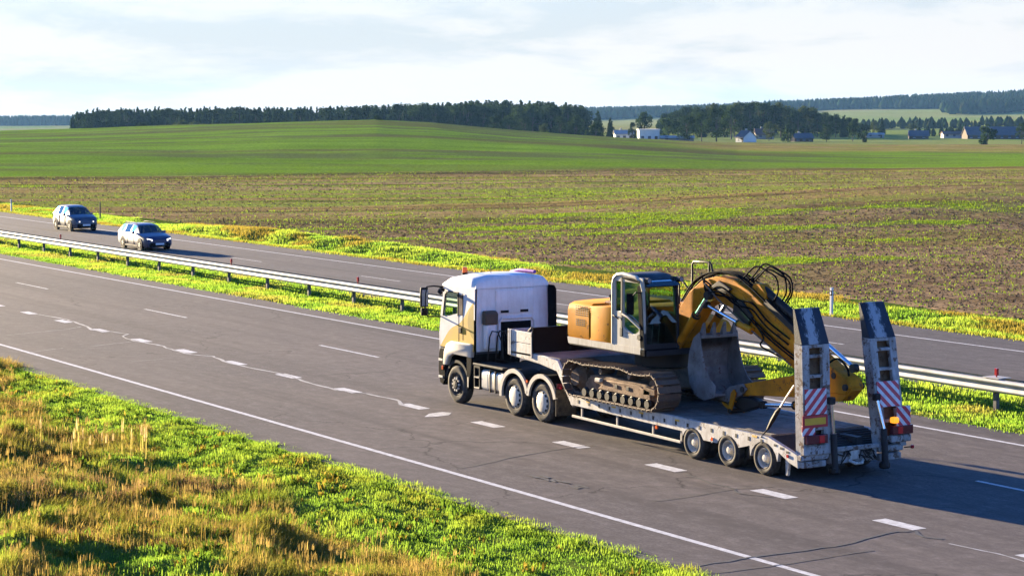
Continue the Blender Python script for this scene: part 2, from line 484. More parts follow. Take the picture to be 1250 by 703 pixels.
        bmesh.ops.remove_doubles(bm, verts=bm.verts, dist=0.0004)
        bmesh.ops.recalc_face_normals(bm, faces=bm.faces)
        if bevel:
            ed = [e for e in bm.edges if len(e.link_faces) == 2 and e.calc_face_angle(0) > 0.45]
            bmesh.ops.bevel(bm, geom=ed, offset=bevel, segments=seg, profile=0.6, affect='EDGES', clamp_overlap=True)
        bm.to_mesh(me); bm.free()
        if smooth:
            me.polygons.foreach_set('use_smooth', [True] * len(me.polygons))
            me.set_sharp_from_angle(angle=R(smooth))
        me.update()
        o = bpy.data.objects.new(name, me)
        col.objects.link(o)
        if parent is not None: o.parent = parent
        else: ROOT[o.name] = Vector((0, 0, 0))
        return o
def share(src, name, parent, loc=(0, 0, 0), rot=(0, 0, 0), scale=(1, 1, 1)):
    o = bpy.data.objects.new(name, src.data)
    col.objects.link(o); o.parent = parent
    o.location = loc; o.rotation_euler = rot; o.scale = scale
    return o
def np_mesh(name, V, F, mat, tint=None, smooth=False):
    """V (n,3), F (m,3|4) arrays, tint per vertex (n,3)"""
    me = bpy.data.meshes.new(name)
    V = np.asarray(V, np.float32); F = np.asarray(F, np.int32)
    k = F.shape[1]
    me.vertices.add(len(V)); me.vertices.foreach_set('co', V.ravel())
    me.loops.add(F.size); me.loops.foreach_set('vertex_index', F.ravel())
    me.polygons.add(len(F)); me.polygons.foreach_set('loop_start', np.arange(0, F.size, k, dtype=np.int32))
    me.polygons.foreach_set('loop_total', np.full(len(F), k, np.int32))
    if smooth: me.polygons.foreach_set('use_smooth', np.ones(len(F), bool))
    me.materials.append(MATS[mat])
    if tint is not None:
        at = me.attributes.new('tint', 'FLOAT_COLOR', 'POINT')
        c = np.ones((len(V), 4), np.float32); c[:, :3] = tint
        at.data.foreach_set('color', c.ravel())
    me.update(calc_edges=True); me.validate()
    return me
def mesh_obj(name, me, parent=None):
    o = bpy.data.objects.new(name, me); col.objects.link(o)
    if parent is not None: o.parent = parent
    return o
# lattice value noise in numpy
def _h(i, j, seed):
    x = (i.astype(np.int64) * 374761393 + j.astype(np.int64) * 668265263 + seed * 982451653) & 0xFFFFFFFF
    x = ((x ^ (x >> 13)) * 1274126177) & 0xFFFFFFFF
    return ((x ^ (x >> 16)) & 0xFFFF) / 65535.0
def vnoise(x, y, seed=0):
    i, j = np.floor(x), np.floor(y); fx, fy = x - i, y - j
    fx = fx * fx * (3 - 2 * fx); fy = fy * fy * (3 - 2 * fy)
    a, b, c, d = _h(i, j, seed), _h(i + 1, j, seed), _h(i, j + 1, seed), _h(i + 1, j + 1, seed)
    return (a * (1 - fx) + b * fx) * (1 - fy) + (c * (1 - fx) + d * fx) * fy
def fbm(x, y, seed=0, oct=4, gain=0.5):
    t = 0; a = 1; n = 0
    for k in range(oct):
        t = t + a * vnoise(x * 2 ** k + 17.3 * k, y * 2 ** k - 9.1 * k, seed + k); n += a; a *= gain
    return t / n
def sstep(a, b, x):
    t = np.clip((x - a) / (b - a), 0, 1)
    return t * t * (3 - 2 * t)

# ------------------------------------------------------------------ terrain
def to_sd(X, Y):
    """across / ahead coordinates of the valley, seen from the bridge"""
    dx, dy = X - CAM.x, Y - CAM.y
    return dx * RT.x + dy * RT.y, dx * FH.x + dy * FH.y
def from_ld(l, d):
    return CAM.x + l * RT.x + d * FH.x, CAM.y + l * RT.y + d * FH.y
COLS = np.array([-1600, -200, 0, 120, 230, 340, 460, 530, 620, 760, 900, 1060, 1250, 1500, 3000.])
KEY = [   # distance ahead, ground height across the columns
    (0,    [0] * 15),
    (230,  [0] * 15),
    (300,  [-1, -.3, 0, .1, .15, .2, .2, .15, .1, 0, -.3, -.4, -.3, -.4, -1]),
    (430,  [-1, 0, .7, 1.0, 1.5, 2.2, 2.5, 2.1, 1.2, .2, -1.0, -1.3, -1.2, -1.2, -2]),
    (600,  [-1, .7, 1.3, 2.1, 3.0, 3.8, 4.3, 3.4, 1.5, -.9, -2.6, -2.9, -2.8, -2.6, -3]),
    (680,  [-2, -.4, .2, .9, 1.6, 2.2, 2.5, 1.8, .3, -1.8, -3.6, -4.2, -4.0, -3.8, -4]),
    (900,  [-7, -7, -6, -6, -6, -5.5, -5, -5, -6, -6.5, -6.9, -7.2, -7.4, -7.4, -7]),
    (1200, [-9, -9, -8, -7, -7, -7, -7, -7, -8, -8.5, -8.5, -8.8, -8.5, -8.5, -9]),
    (1700, [-14, -14, -14, -13, -12, -11, -11, -11, -11, -10, -10, -9.5, -8, -8, -9]),
    (2400, [-19, -19, -19, -18, -17, -16, -15, -15, -15, -14, -12, -10, -8, -7, -9]),
    (3000, [-24, -24, -23, -22, -21, -20, -19, -18, -17, -15, -11, -5, 1, 4, 4]),
    (3700, [-28, -27, -25.5, -25, -24, -22, -20, -18, -14, -9, -4.5, 5, 17, 24, 28]),
    (5000, [-36] * 15), (9000, [-60] * 15)]
KD = np.array([k[0] for k in KEY], float)
KZ = np.array([k[1] for k in KEY], float)
def ground(X, Y, bumps=True):
    l, d = to_sd(X, Y)
    dd = np.maximum(d, 1.0)
    s = np.clip(625 + 2700 * l / dd, -1600, 3000)
    ds = np.clip(dd, 0, 8999)
    i = np.clip(np.searchsorted(KD, ds, 'right') - 1, 0, len(KD) - 2)
    t = (ds - KD[i]) / (KD[i + 1] - KD[i])
    zc = np.stack([np.interp(s.ravel(), COLS, KZ[k]).reshape(s.shape) for k in range(len(KD))], -1)
    def at(k):
        return np.take_along_axis(zc, np.clip(k, 0, len(KD) - 1)[..., None], -1)[..., 0]
    # monotone cubic along distance
    x0, x1 = KD[i], KD[i + 1]
    def slope(k):
        ka, kb = np.clip(k - 1, 0, len(KD) - 1), np.clip(k + 1, 0, len(KD) - 1)
        a = (at(k) - at(ka)) / np.maximum(KD[k] - KD[ka], 1e-6); b = (at(kb) - at(k)) / np.maximum(KD[kb] - KD[k], 1e-6)
        m = np.where(a * b > 0, 2 * a * b / (a + b + 1e-12), 0)
        return m
    h = x1 - x0
    z = (2 * t ** 3 - 3 * t ** 2 + 1) * at(i) + (t ** 3 - 2 * t ** 2 + t) * h * slope(i) + (-2 * t ** 3 + 3 * t ** 2) * at(i + 1) + (t ** 3 - t ** 2) * h * slope(i + 1)
    if bumps:
        g = sstep(34, 70, Y)
        z = z + g * (fbm(X / 46, Y / 46, 5, 3) - 0.5) * 0.7 + g * (fbm(X / 5, Y / 5, 8, 2) - 0.5) * 0.12
        z = z + sstep(600, 900, d) * (fbm(X / 160, Y / 160, 15, 3) - 0.5) * 4 * sstep(500, 1500, d)
        # low swell in the near field
        z = z + (0.5 + 1.1 * sstep(0, 40, l)) * np.exp(-((d - 172 - .2 * l) / 24) ** 2) * sstep(-40, 20, l) * g
    corr = (1 - sstep(30.6, 31.6, Y)) * sstep(-60, -45, Y)
    return z * (1 - corr) - 0.75 * corr - (Y < -30) * 0.0
FAR_LINE = 288.0
def crop_mask(X, Y):
    """how far the ground is covered by green: 0 bare soil .. 1 full crop, and which field"""
    l, d = to_sd(X, Y)
    s = 625 + 2700 * l / np.maximum(d, 1)
    edge = d - 0.42 * l - FAR_LINE + 22 * (fbm(X / 55, Y / 55, 3, 3) - .5)
    hill = sstep(-7, 6, edge) * (1 - sstep(620, 700, d))
    brown_right = sstep(780, 900, s) * sstep(440, 470, d - 30 * (fbm(l / 40, d / 40, 4, 2) - .5))
    hill = hill * (1 - 0.85 * brown_right)
    dr = d - 0.30 * l + 14 * (fbm(l / 45, d / 45, 24, 2) - .5)      # drill rows run a little askew
    st = fbm(l / 13, dr / 5.0, 21, 4, 0.6)
    big = fbm(l / 26, dr / 15, 22, 3)
    zone = 0.9 * np.exp(-((d - 148) / 22) ** 2) * sstep(-12, 8, l) + 0.7 * np.exp(-((d - 108) / 16) ** 2) * sstep(2, 22, l) - 0.5 * (1 - sstep(-24, 0, l)) * (1 - sstep(175, 195, d)) - 0.35 * sstep(172, 192, d)
    near = sstep(0.60, 0.665, 0.60 * st + 0.40 * big + 0.075 * zone) * (0.35 + 0.65 * sstep(.38, .55, fbm(X / 1.6, Y / 1.6, 29, 2)))
    belt = sstep(178, 206, d) * (1 - sstep(270, 290, edge + FAR_LINE))
    near = np.maximum(near, belt * 0.22 * sstep(0.44, 0.60, fbm(l / 60, d / 4.0, 31, 3)))
    return near, hill, edge, l, d, s
def terrain():
    th = np.concatenate([np.linspace(-180, -40, 50), np.linspace(-38, -18, 40), np.linspace(-17.6, 17.6, 520), np.linspace(18, 38, 40), np.linspace(40, 180, 50)])
    r = np.concatenate([[0.5, 10, 20, 30, 40, 50, 56], np.geomspace(60, 330, 330), np.geomspace(333, 760, 120), np.geomspace(775, 6500, 110)])
    T, RR = np.meshgrid(R(1) * th, r)
    l, d = RR * np.sin(T), RR * np.cos(T)
    X, Y = from_ld(l, d)
    Z = ground(X, Y)
    V = np.stack([X, Y, Z], -1).reshape(-1, 3)
    nr, na = X.shape
    I = np.arange(nr * na).reshape(nr, na)
    F = np.stack([I[:-1, :-1], I[1:, :-1], I[1:, 1:], I[:-1, 1:]], -1).reshape(-1, 4)[:, ::-1]
    near, hill, edge, l, d, s = crop_mask(X, Y)
    dz = d - 0.10 * l + 10 * (fbm(l / 70, d / 70, 57, 2) - .5)
    jit = fbm(X / 3, Y / 3, 41, 3)[..., None]
    soil = np.array([.200, .140, .076]) * (0.72 + 0.56 * fbm(l / 18, d / 3.2, 45, 3)[..., None])
    soil = soil * (0.45 + 1.1 * fbm(l / 2.0, d / 1.4, 42, 3)[..., None])
    weed = np.array([.145, .225, .020]) * (0.8 + 0.5 * jit)
    olive = np.array([.150, .125, .040])
    c = soil + (olive - soil) * (0.55 * sstep(.38, .62, fbm(l / 25, d / 7, 51, 3)))[..., None]
    gold = (sstep(150, 190, d) * sstep(.40, .56, fbm(l / 90, dz / 7, 53, 4)))[..., None]
    c = c + (np.array([.195, .150, .052]) * (.8 + .4 * jit) - c) * gold * .9
    gst = (sstep(140, 190, d) * sstep(.54, .62, fbm(l / 110, dz / 5.5, 58, 4)))[..., None]
    c = c + (np.array([.135, .175, .03]) - c) * gst * .8
    dk = (sstep(120, 180, d) * sstep(.56, .64, fbm(l / 80, dz / 4.5, 59, 4)))[..., None]
    c = c * (1 - .4 * dk) * (1.12 + .2 * sstep(120, 190, d)[..., None])
    c = c + (weed - c) * (0.85 * near)[..., None]
    crop = np.array([.125, .215, .028]) * (0.85 + 0.35 * fbm(l / 120, d / 14, 61, 4)[..., None])
    bare = sstep(.48, .66, fbm(l / 90 + d / 160, d / 13, 71, 4)) * 0.6
    bare = np.maximum(bare, 0.8 * np.exp(-((d - 570) / 45) ** 2) * sstep(330, 420, s) * (1 - sstep(560, 640, s)) * sstep(.35, .6, fbm(l / 50, d / 9, 73, 3)))
    sk = d + 0.25 * l + 26 * (fbm(l / 60, d / 90, 76, 2) - .5)
    crop = crop * (0.70 + 0.6 * fbm(l / 26, sk / 6.5, 75, 4)[..., None])
    grey = (sstep(.52, .64, fbm(l / 34, sk / 9.0, 77, 4)) * .65)[..., None]
    crop = crop + (np.array([.085, .090, .052]) - crop) * grey
    crop = crop + (np.array([.105, .088, .045]) - crop) * bare[..., None]
    lush = np.exp(-((edge - 14) / 18) ** 2)[..., None]
    crop = crop + (np.array([.145, .245, .024]) - crop) * 0.6 * lush
    c = c + (crop - c) * hill[..., None]
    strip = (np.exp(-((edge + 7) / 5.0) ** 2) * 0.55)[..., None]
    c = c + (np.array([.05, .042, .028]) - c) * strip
    # patchwork of meadows and fields beyond the village
    fv = sstep(700, 900, d)[..., None]
    cell = vnoise(np.floor(l / 260 + d / 900), np.floor(d / 330), 81)[..., None]
    pal = np.array([.17, .225, .06]) * (1 - cell) + np.array([.24, .235, .09]) * cell
    c = c + (pal - c) * fv
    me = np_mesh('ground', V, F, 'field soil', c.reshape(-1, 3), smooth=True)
    return tag(mesh_obj('ground', me), kind='structure')
m, t, b = nodes('field soil')
at = t.nodes.new('ShaderNodeAttribute'); at.attribute_name = 'tint'
f1 = nnoise(t, 2.2, 6, 0.75)
mul = t.nodes.new('ShaderNodeMix'); mul.data_type = 'RGBA'; mul.blend_type = 'MULTIPLY'; mul.inputs['Factor'].default_value = 1
t.links.new(at.outputs['Color'], mul.inputs['A'])
t.links.new(nramp(t, f1, 0.30, 0.70, (.35, .35, .35, 1), (1.6, 1.6, 1.6, 1)), mul.inputs['B'])
t.links.new(mul.outputs['Result'], b.inputs['Base Color'])
b.inputs['Roughness'].default_value = 0.95
b.inputs['Specular IOR Level'].default_value = 0.0
nbump(t, b, nnoise(t, 1.3, 6, 0.7), 0.5, 0.25)
MATS['field soil'] = m
m, t, b = nodes('verge soil')
n1 = nnoise(t, 3, 6, 0.7)
t.links.new(nramp(t, n1, 0.3, 0.7, (.050, .085, .014, 1), (.130, .170, .030, 1)), b.inputs['Base Color'])
b.inputs['Roughness'].default_value = 0.95
b.inputs['Specular IOR Level'].default_value = 0.0
nbump(t, b, n1, 0.6, 0.1)
MATS['verge soil'] = m
ground_obj = terrain()

def grid_strip(name, x0, x1, nx, ys, zf, mat='verge soil'):
    xs = np.linspace(x0, x1, nx); ys = np.asarray(ys, float)
    X, Y = np.meshgrid(xs, ys, indexing='ij')
    V = np.stack([X, Y, zf(X, Y)], -1).reshape(-1, 3)
    I = np.arange(X.size).reshape(X.shape)
    F = np.stack([I[:-1, :-1], I[1:, :-1], I[1:, 1:], I[:-1, 1:]], -1).reshape(-1, 4)
    return tag(mesh_obj(name, np_mesh(name, V, F, mat, smooth=True)), kind='structure')
def edge_wob(X, seed):
    return (fbm(X / 2.2, X * 0 + seed, 90 + seed, 3) - 0.5) * 0.35
def z_verge(X, Y):      # near side: kerbless edge, shallow dip, then rough bank
    q = -7.55 - Y
    z = -0.03 - 0.35 * sstep(0.3, 3.5, q) + 0.75 * sstep(3.0, 8.5, q) + 0.3 * sstep(8, 16, q)
    z = z + sstep(1.8, 4.5, q) * ((fbm(X / 1.9, Y / 1.6, 12, 3) - 0.5) * 0.95 + (fbm(X / .8, Y / .7, 19, 2) - 0.5) * 0.35)
    z = z + (fbm(X / .6, Y / .6, 13, 2) - 0.5) * 0.08 * sstep(0, .6, q)
    return z - 2.0 * sstep(18, 24, q)
def z_median(X, Y):
    q = np.minimum(Y - 9.2, 14.3 - Y)
    return -0.03 + 0.04 * sstep(0, .5, q) - 0.14 * sstep(0.6, 2.2, q) + (fbm(X / .9, Y / .9, 14, 3) - .5) * 0.10 * sstep(0, .5, q)
def z_far(X, Y):
    q = Y - 25.25
    bank = sstep(-95, -80, X) * (1 - sstep(-62, -45, X))
    z = -0.03 - 0.12 * sstep(0.4, 1.8, q) + 0.18 * sstep(1.6, 3.6, q) + bank * 0.40 * sstep(1.2, 3.0, q) * (1 - sstep(3.6, 5.6, q))
    z = z + (fbm(X / 1.6, Y / 1.6, 15, 3) - .5) * (0.18 + .22 * bank) * sstep(.3, 1.5, q)
    return z - 0.9 * sstep(5.6, 7.6, q)
grid_strip('verge', -70, 48, 400, np.linspace(-34, -7.45, 110), z_verge)
grid_strip('median', -260, 60, 700, np.linspace(9.05, 14.45, 24), z_median)
grid_strip('field_margin', -260, 60, 700, np.linspace(25.1, 33, 34), z_far)

# ------------------------------------------------------------------ carriageways and their markings
def carriageway(name, y0, y1, mat):
    mb = MB()
    for x0, x1 in zip((-1500, -300, -60), (-300, -60, 320)):
        mb.add([(x0, y0, 0), (x1, y0, 0), (x1, y1, 0), (x0, y1, 0)], [(0, 1, 2, 3)])
    mb.add([(-1500, y0, 0), (320, y0, 0), (320, y0, -.3), (-1500, y0, -.3)], [(3, 2, 1, 0)])
    mb.add([(-1500, y1, 0), (320, y1, 0), (320, y1, -.3), (-1500, y1, -.3)], [(0, 1, 2, 3)])
    return tag(mb.build(name, mat, smooth=0), kind='structure')
road = carriageway('road', -7.75, 9.35, 'asphalt')
road_far = carriageway('road', 14.15, 25.35, 'asphalt far')
def mark(parent, x0, x1, y, w, mat='road paint', name='lane_dash', z=0.004, skew=0.0):
    return MB().add([(x0, y - w / 2, z), (x1, y - w / 2, z), (x1 + skew, y + w / 2, z), (x0 + skew, y + w / 2, z)], [(0, 1, 2, 3)]).build(name, mat, parent, smooth=0)
def edge_line(parent, y, w, mat='road paint'):
    xs = np.concatenate([np.linspace(-1400, -160, 6), np.linspace(-150, 40, 60), np.linspace(60, 300, 4)])
    mb = MB()
    for k in range(len(xs) - 1):
        j = 0.006 * math.sin(xs[k] * 1.7)
        j2 = 0.006 * math.sin(xs[k + 1] * 1.7)
        mb.add([(xs[k], y - w / 2 + j, .004), (xs[k + 1], y - w / 2 + j2, .004), (xs[k + 1], y + w / 2 + j2, .004), (xs[k], y + w / 2 + j, .004)], [(0, 1, 2, 3)])
    mb.build('edge_line', mat, parent, smooth=0)
edge_line(road, -6.0, 0.16)
edge_line(road, 7.97, 0.15)
edge_line(road_far, 22.87, 0.14)
edge_line(road_far, 15.35, 0.14)
for k in range(-13, 8):
    x = 0.34 + 4.04 * k
    mark(road, x, x + 1.22, -1.40 - 0.022 * k, 0.36)
for x in (-66.5, -50.5, -34.6, -18.55, -2.5, 14.1, 30.1):
    mark(road, x, x + 4.35, 3.42, 0.13, 'worn road paint' if x < -25 else 'road paint')
for x in (-77.5, -61.0, -45.6, -29.4, -13.2, 2.8):
    mark(road_far, x, x + 3.95, 19.15, 0.12, 'worn road paint', z=0.0041)
def ribbon(parent, pts, w, mat, name, z=0.0075, jag=0.04):
    p = []
    for a, b_ in zip(pts[:-1], pts[1:]):
        n = max(2, int(math.hypot(b_[0] - a[0], b_[1] - a[1]) / 0.35))
        for k in range(n):
            p.append((a[0] + (b_[0] - a[0]) * k / n + random.uniform(-jag, jag), a[1] + (b_[1] - a[1]) * k / n + random.uniform(-jag, jag)))
    p.append(pts[-1])
    vs = []
    for i, q in enumerate(p):
        u = Vector(p[min(i + 1, len(p) - 1)]) - Vector(p[max(i - 1, 0)])
        u.normalize(); ww = w * random.uniform(0.55, 1.2) / 2
        vs += [(q[0] - u.y * ww, q[1] + u.x * ww, z), (q[0] + u.y * ww, q[1] - u.x * ww, z)]
    MB().add(vs, [(2 * i, 2 * i + 1, 2 * i + 3, 2 * i + 2) for i in range(len(p) - 1)]).build(name, mat, parent, smooth=0)
ribbon(road, [(-34.57, -1.06), (-33.56, -0.99), (-32.23, -0.88), (-30.65, -0.98), (-29.35, -1.1), (-27.67, -1.45), (-26.58, -1.05), (-25.56, -0.89), (-24.89, -1.38), (-23.24, -1.59), (-21.7, -1.38), (-21.11, -1.38), (-20.42, -1.52), (-18.17, -1.57), (-17.32, -1.17), (-15.48, -1.48), (-13.41, -1.43), (-11.69, -1.27), (-9.46, -1.51), (-7.38, -1.61), (-6.24, -1.27), (-4.6, -1.11), (-3.51, -1.48)], 0.11, 'pale sealant', 'sealed_joint')
ribbon(road, [(19.12, -1.97), (19.71, -1.92), (20.27, -1.86), (21.05, -1.95), (26, -1.9)], 0.07, 'pale sealant', 'sealed_joint')
for pts_, w_ in (([(10.07, -1.62), (11.29, -1.81), (12.15, -1.85), (12.64, -2.11), (13.41, -1.75)], .07),
                 ([(18.25, -7.3), (18.18, -5.9), (18.16, -4.35), (18.18, -3.79), (17.8, -2.74), (17.7, -2.05), (17.81, -1.7), (18.35, -1.95), (18.72, -1.8)], .10),
                 ([(6.66, -5.58), (6.37, -4.71), (5.95, -3.74), (5.69, -2.84), (5.38, -1.89), (5.45, -0.98)], .05),
                 ([(12.5, -4.18), (12.44, -3.13), (12.14, -1.73), (12.37, -0.93)], .04),
                 ([(18.87, -7.63), (18.98, -6.59), (18.9, -4.96), (18.85, -3.65)], .05),
                 ([(5.99, -0.09), (6.71, 0.09), (7.7, 0.06)], .05)):
    ribbon(road, pts_, w_, 'crack sealant', 'crack')
for pts_ in ([(-27.44, -4.86), (-27.92, -3.41), (-28.24, -2.38), (-28.95, -1.4)], [(-21.61, -5.95), (-22.14, -4.88), (-22.27, -4.55)],
             [(-22.27, -3.51), (-22.79, -2.35), (-22.96, -1.8)], [(-17.3, -4.04), (-17.44, -2.84)], [(-35, -4.2), (-34.6, -2.6)]):
    ribbon(road, pts_, .05, 'pale sealant', 'crack')
# frayed pothole scar in the outer lane, made of overlapping tar smears
for k in range(14):
    x = 7.9 + 2.3 * random.random(); y = -4.6 + random.uniform(-.12, .12)
    ribbon(road, [(x, y), (x + .2 + .3 * random.random(), y + random.uniform(-.06, .06))], .09, 'crack sealant', 'crack', z=0.008 + .0006 * k)
MB().add([(-1.13, -2.14, .005), (-1.0, -1.91, .005), (-1.06, -1.42, .005), (-1.44, -1.12, .005), (-1.71, -1.25, .005), (-1.62, -1.72, .005)], [(0, 1, 2, 3, 4, 5)]).build('worn_arrow', 'worn road paint', road, smooth=0)

# ------------------------------------------------------------------ guardrail on the median
def guardrail():
    t = thing('guardrail', (-30, 12.4, 0), 'long double-sided galvanised guardrail running along the grass median', 'guardrail')
    def wbeam(y, s):
        # W section, corrugations bulging outwards
        return [(y - s * .01, .42), (y + s * .06, .45), (y + s * .075, .485), (y + s * .07, .535), (y - s * .005, .585), (y - s * .012, .605), (y - s * .005, .63), (y + s * .07, .68), (y + s * .075, .725), (y + s * .06, .765), (y - s * .01, .79)]
    x0 = -200.0
    k = 0
    while x0 < 60:
        x1 = x0 + 4.3
        for y, s in ((12.22, -1), (12.62, 1)):
            pr = wbeam(y, s)
            mb = MB()
            for a, c in zip(pr[:-1], pr[1:]):
                mb.add([(x0 - .04, a[0], a[1]), (x1 + .04, a[0] - s * .004, a[1]), (x1 + .04, c[0] - s * .004, c[1]), (x0 - .04, c[0], c[1])], [(0, 1, 2, 3)])
                mb.add([(x0 - .04, a[0] - s * .004, a[1]), (x1 + .04, a[0] - s * .008, a[1]), (x1 + .04, c[0] - s * .008, c[1]), (x0 - .04, c[0] - s * .004, c[1])], [(3, 2, 1, 0)])
            mb.build('rail_beam', 'galvanised steel', t, smooth=60)
        x0 = x1; k += 1
    # posts: C section with spacer blocks to both beams
    mb = MB().box(-.06, .06, -.03, -.02, -.35, .72).box(-.06, -.05, -.02, .09, -.35, .72).box(.05, .06, -.02, .09, -.35, .72)
    src = mb.build('post', 'dark post', None, smooth=0); col.objects.unlink(src)  # posts have a darker grey than the beams
    sb = MB().box(-.05, .05, -.155, .155, .52, .72); sb.mi = 0
    sp = sb.build('spacer_block', 'galvanised steel', None, bevel=.008); col.objects.unlink(sp)
    n = 0
    x = 5.3 - 4.3 * 47
    while x < 55:
        share(src, 'post', t, (x + 30, 0.0, 0)); share(sp, 'spacer_block', t, (x + 30, 0.02, 0))
        x += 4.3
    for x in (-69.3, -46, -33.0, -16, 5.3):
        q = MB().box(x - .02, x + .02, 12.40, 12.44, .72, .86).box(x - .05, x + .05, 12.38, 12.46, .86, 1.06)
        q.build('reflector', 'red reflector', t, bevel=.008)
    q = MB().box(5.0, 5.62, 12.18, 12.66, .80, .82)
    q.build('cap_plate', 'galvanised steel', t)
    return t
guardrail()

def delineator(x, y, z, h, label):
    t = thing('marker_post', (x, y, z), label, 'marker post', None)
    mb = MB().prism([(-.06, -.05), (.06, -.05), (.07, .0), (.06, .05), (-.06, .05)], 0, 1, 'z')
    o = mb.build('post', 'plaster white', None, bevel=.012, xf=lambda p: (p[0], p[1], p[2] * h)); o.parent = t
    b1 = MB().box(-.067, .067, -.056, .056, h * .72, h * .90).build('black_band', 'matt black', None, bevel=.01); b1.parent = t
    b2 = MB().box(-.035, .035, -.062, -.052, h * .76, h * .86).build('reflector', 'number plate', None); b2.parent = t
    b3 = MB().box(.062, .072, -.03, .03, h * .76, h * .86).build('reflector', 'number plate', None); b3.parent = t
def gz(f, x, y):
    return float(f(np.array([x]), np.array([y]))[0])
delineator(-17.9, 25.75, -.05, 1.15, 'white roadside marker post with black band, behind the excavator boom')
delineator(-118.5, 26.2, -.1, 1.05, 'white roadside marker post with black band, far left before the field')
tp = thing('wooden_stake', (-104.5, 28.2, gz(z_far, -104.5, 28.2)), 'thin brown wooden stake in the verge behind the cars', 'stake')
o = MB().tube([(0, 0, -.2), (.02, 0, .6), (.0, .02, 1.25)], [.06, .055, .045], 7).build('stake_shaft', 'timber dark', None); o.parent = tp

# ------------------------------------------------------------------ wheels
def make_wheel(parent, x, y, z, r, w, kind, side=-1):
    """tyre as part, rim as sub-part; side -1: outer face looks to -Y at y"""
    c = (x, y, z)
    s = -side    # offsets run inwards
    rr = r * .60
    ty = MB().lathe(c, [(rr, .03), (rr + .02, .005), (r * .78, -.008), (r * .90, .0), (r * .965, .03), (r, .075), (r, w - .075), (r * .965, w - .03), (r * .85, w), (rr, w - .03)], 40, s)
    # tread blocks
    n = 44
    for k in range(n):
        q = 2 * math.pi * k / n
        for (o0, o1) in ((.05, w * .47), (w * .53, w - .05)):
            pts = []
            for (a, rad) in ((q - .045, r - .005), (q + .045, r - .005), (q + .045, r + .006), (q - .045, r + .006)):
                pts.append((x + rad * math.cos(a), z + rad * math.sin(a)))
            ty.add([(p[0], y + s * o0, p[1]) for p in pts] + [(p[0], y + s * o1, p[1]) for p in pts],
                   [(2, 3, 7, 6), (0, 3, 2, 1), (4, 5, 6, 7), (0, 4, 7, 3), (1, 2, 6, 5)])
    t = ty.build('tyre', 'rubber', parent, smooth=40)
    rm = MB()
    if kind == 'cover':      # flat pale wheel cover with vents round its edge
        rm.lathe(c, [(rr, .035), (rr - .015, .01), (rr * .93, .03), (rr * .88, .03), (rr * .86, .005), (rr * .74, -.015), (rr * .35, -.03), (0.001, -.034)], 36, s)
        rm.build('rim', 'rim paint', t)
        vb = MB()
        for k in range(12):
            q = 2 * math.pi * (k + .5) / 12
            a0, a1 = q - .14, q + .14
            pts = [(x + rr * f_ * math.cos(a), y + s * o_, z + rr * f_ * math.sin(a)) for (a, f_, o_) in ((a0, .80, -.012), (a1, .80, -.012), (a1, .91, .018), (a0, .91, .018))]
            vb.add(pts, [(0, 1, 2, 3)])
            vb.add([(p[0], p[1] - s * .003, p[2]) for p in pts], [(0, 1, 2, 3)])
        vb.build('vent_ring', 'black plastic', t, smooth=0)
    elif kind == 'steer':    # dark deep rim with a pale ring of nuts and hand holes
        rm.lathe(c, [(rr, .035), (rr - .02, .02), (rr * .86, .05), (rr * .72, .05), (rr * .62, .0), (rr * .36, -.01), (rr * .32, -.05), (.001, -.06)], 36, s)
        rm.build('rim', 'dark steel', t)
        for k in range(10):
            q = 2 * math.pi * k / 10
            cx_, cz_ = x + rr * .54 * math.cos(q), z + rr * .54 * math.sin(q)
            MB().cyl((cx_, y + s * .02, cz_), (cx_, y - s * .035, cz_), .032, 8).build('wheel_nut', 'rim paint', t)
    elif kind == 'trailer':  # dished pale rim, deep centre, hub
        rm.lathe(c, [(rr, .03), (rr - .015, .005), (rr * .90, .02), (rr * .84, .10), (rr * .70, .13), (rr * .60, .125), (rr * .55, .09), (rr * .40, .08), (rr * .36, .03), (rr * .30, .015), (.001, .01)], 32, s)
        rm.build('rim', 'rim paint', t)
        for k in range(10):
            q = 2 * math.pi * k / 10
            cx_, cz_ = x + rr * .64 * math.cos(q), z + rr * .64 * math.sin(q)
            MB().cyl((cx_, y + s * .135, cz_), (cx_, y + s * .095, cz_), .018, 6).build('wheel_nut', 'steel rim', t)
    elif kind == 'far':
        rm.lathe(c, [(rr, .03), (rr * .8, .06), (.001, .06)], 20, s)
        rm.build('rim', 'dark steel', t)
    elif kind == 'car':
        rm.lathe(c, [(rr * 1.08, .03), (rr * 1.02, .0), (rr * .95, .03), (rr * .3, .02), (.001, .015)], 24, s)
        rm.build('rim', 'dark steel', t)
        sp = MB()
        for k in range(7):
            q = 2 * math.pi * k / 7
            a = np.array([math.cos(q), 0, math.sin(q)]); n_ = np.array([-math.sin(q), 0, math.cos(q)])
            p0 = np.array(c) + a * rr * .15; p1 = np.array(c) + a * rr * 1.0
            sp.add([p0 - n_ * .03, p0 + n_ * .03, p1 + n_ * .022, p1 - n_ * .022,
                    p0 - n_ * .03 - [0, s * .01, 0], p0 + n_ * .03 - [0, s * .01, 0], p1 + n_ * .022 - [0, s * .005, 0], p1 - n_ * .022 - [0, s * .005, 0]],
                   [(0, 1, 2, 3), (7, 6, 5, 4), (0, 4, 5, 1), (1, 5, 6, 2), (2, 6, 7, 3), (3, 7, 4, 0)])
        sp.build('spokes', 'aluminium', t)
    return t

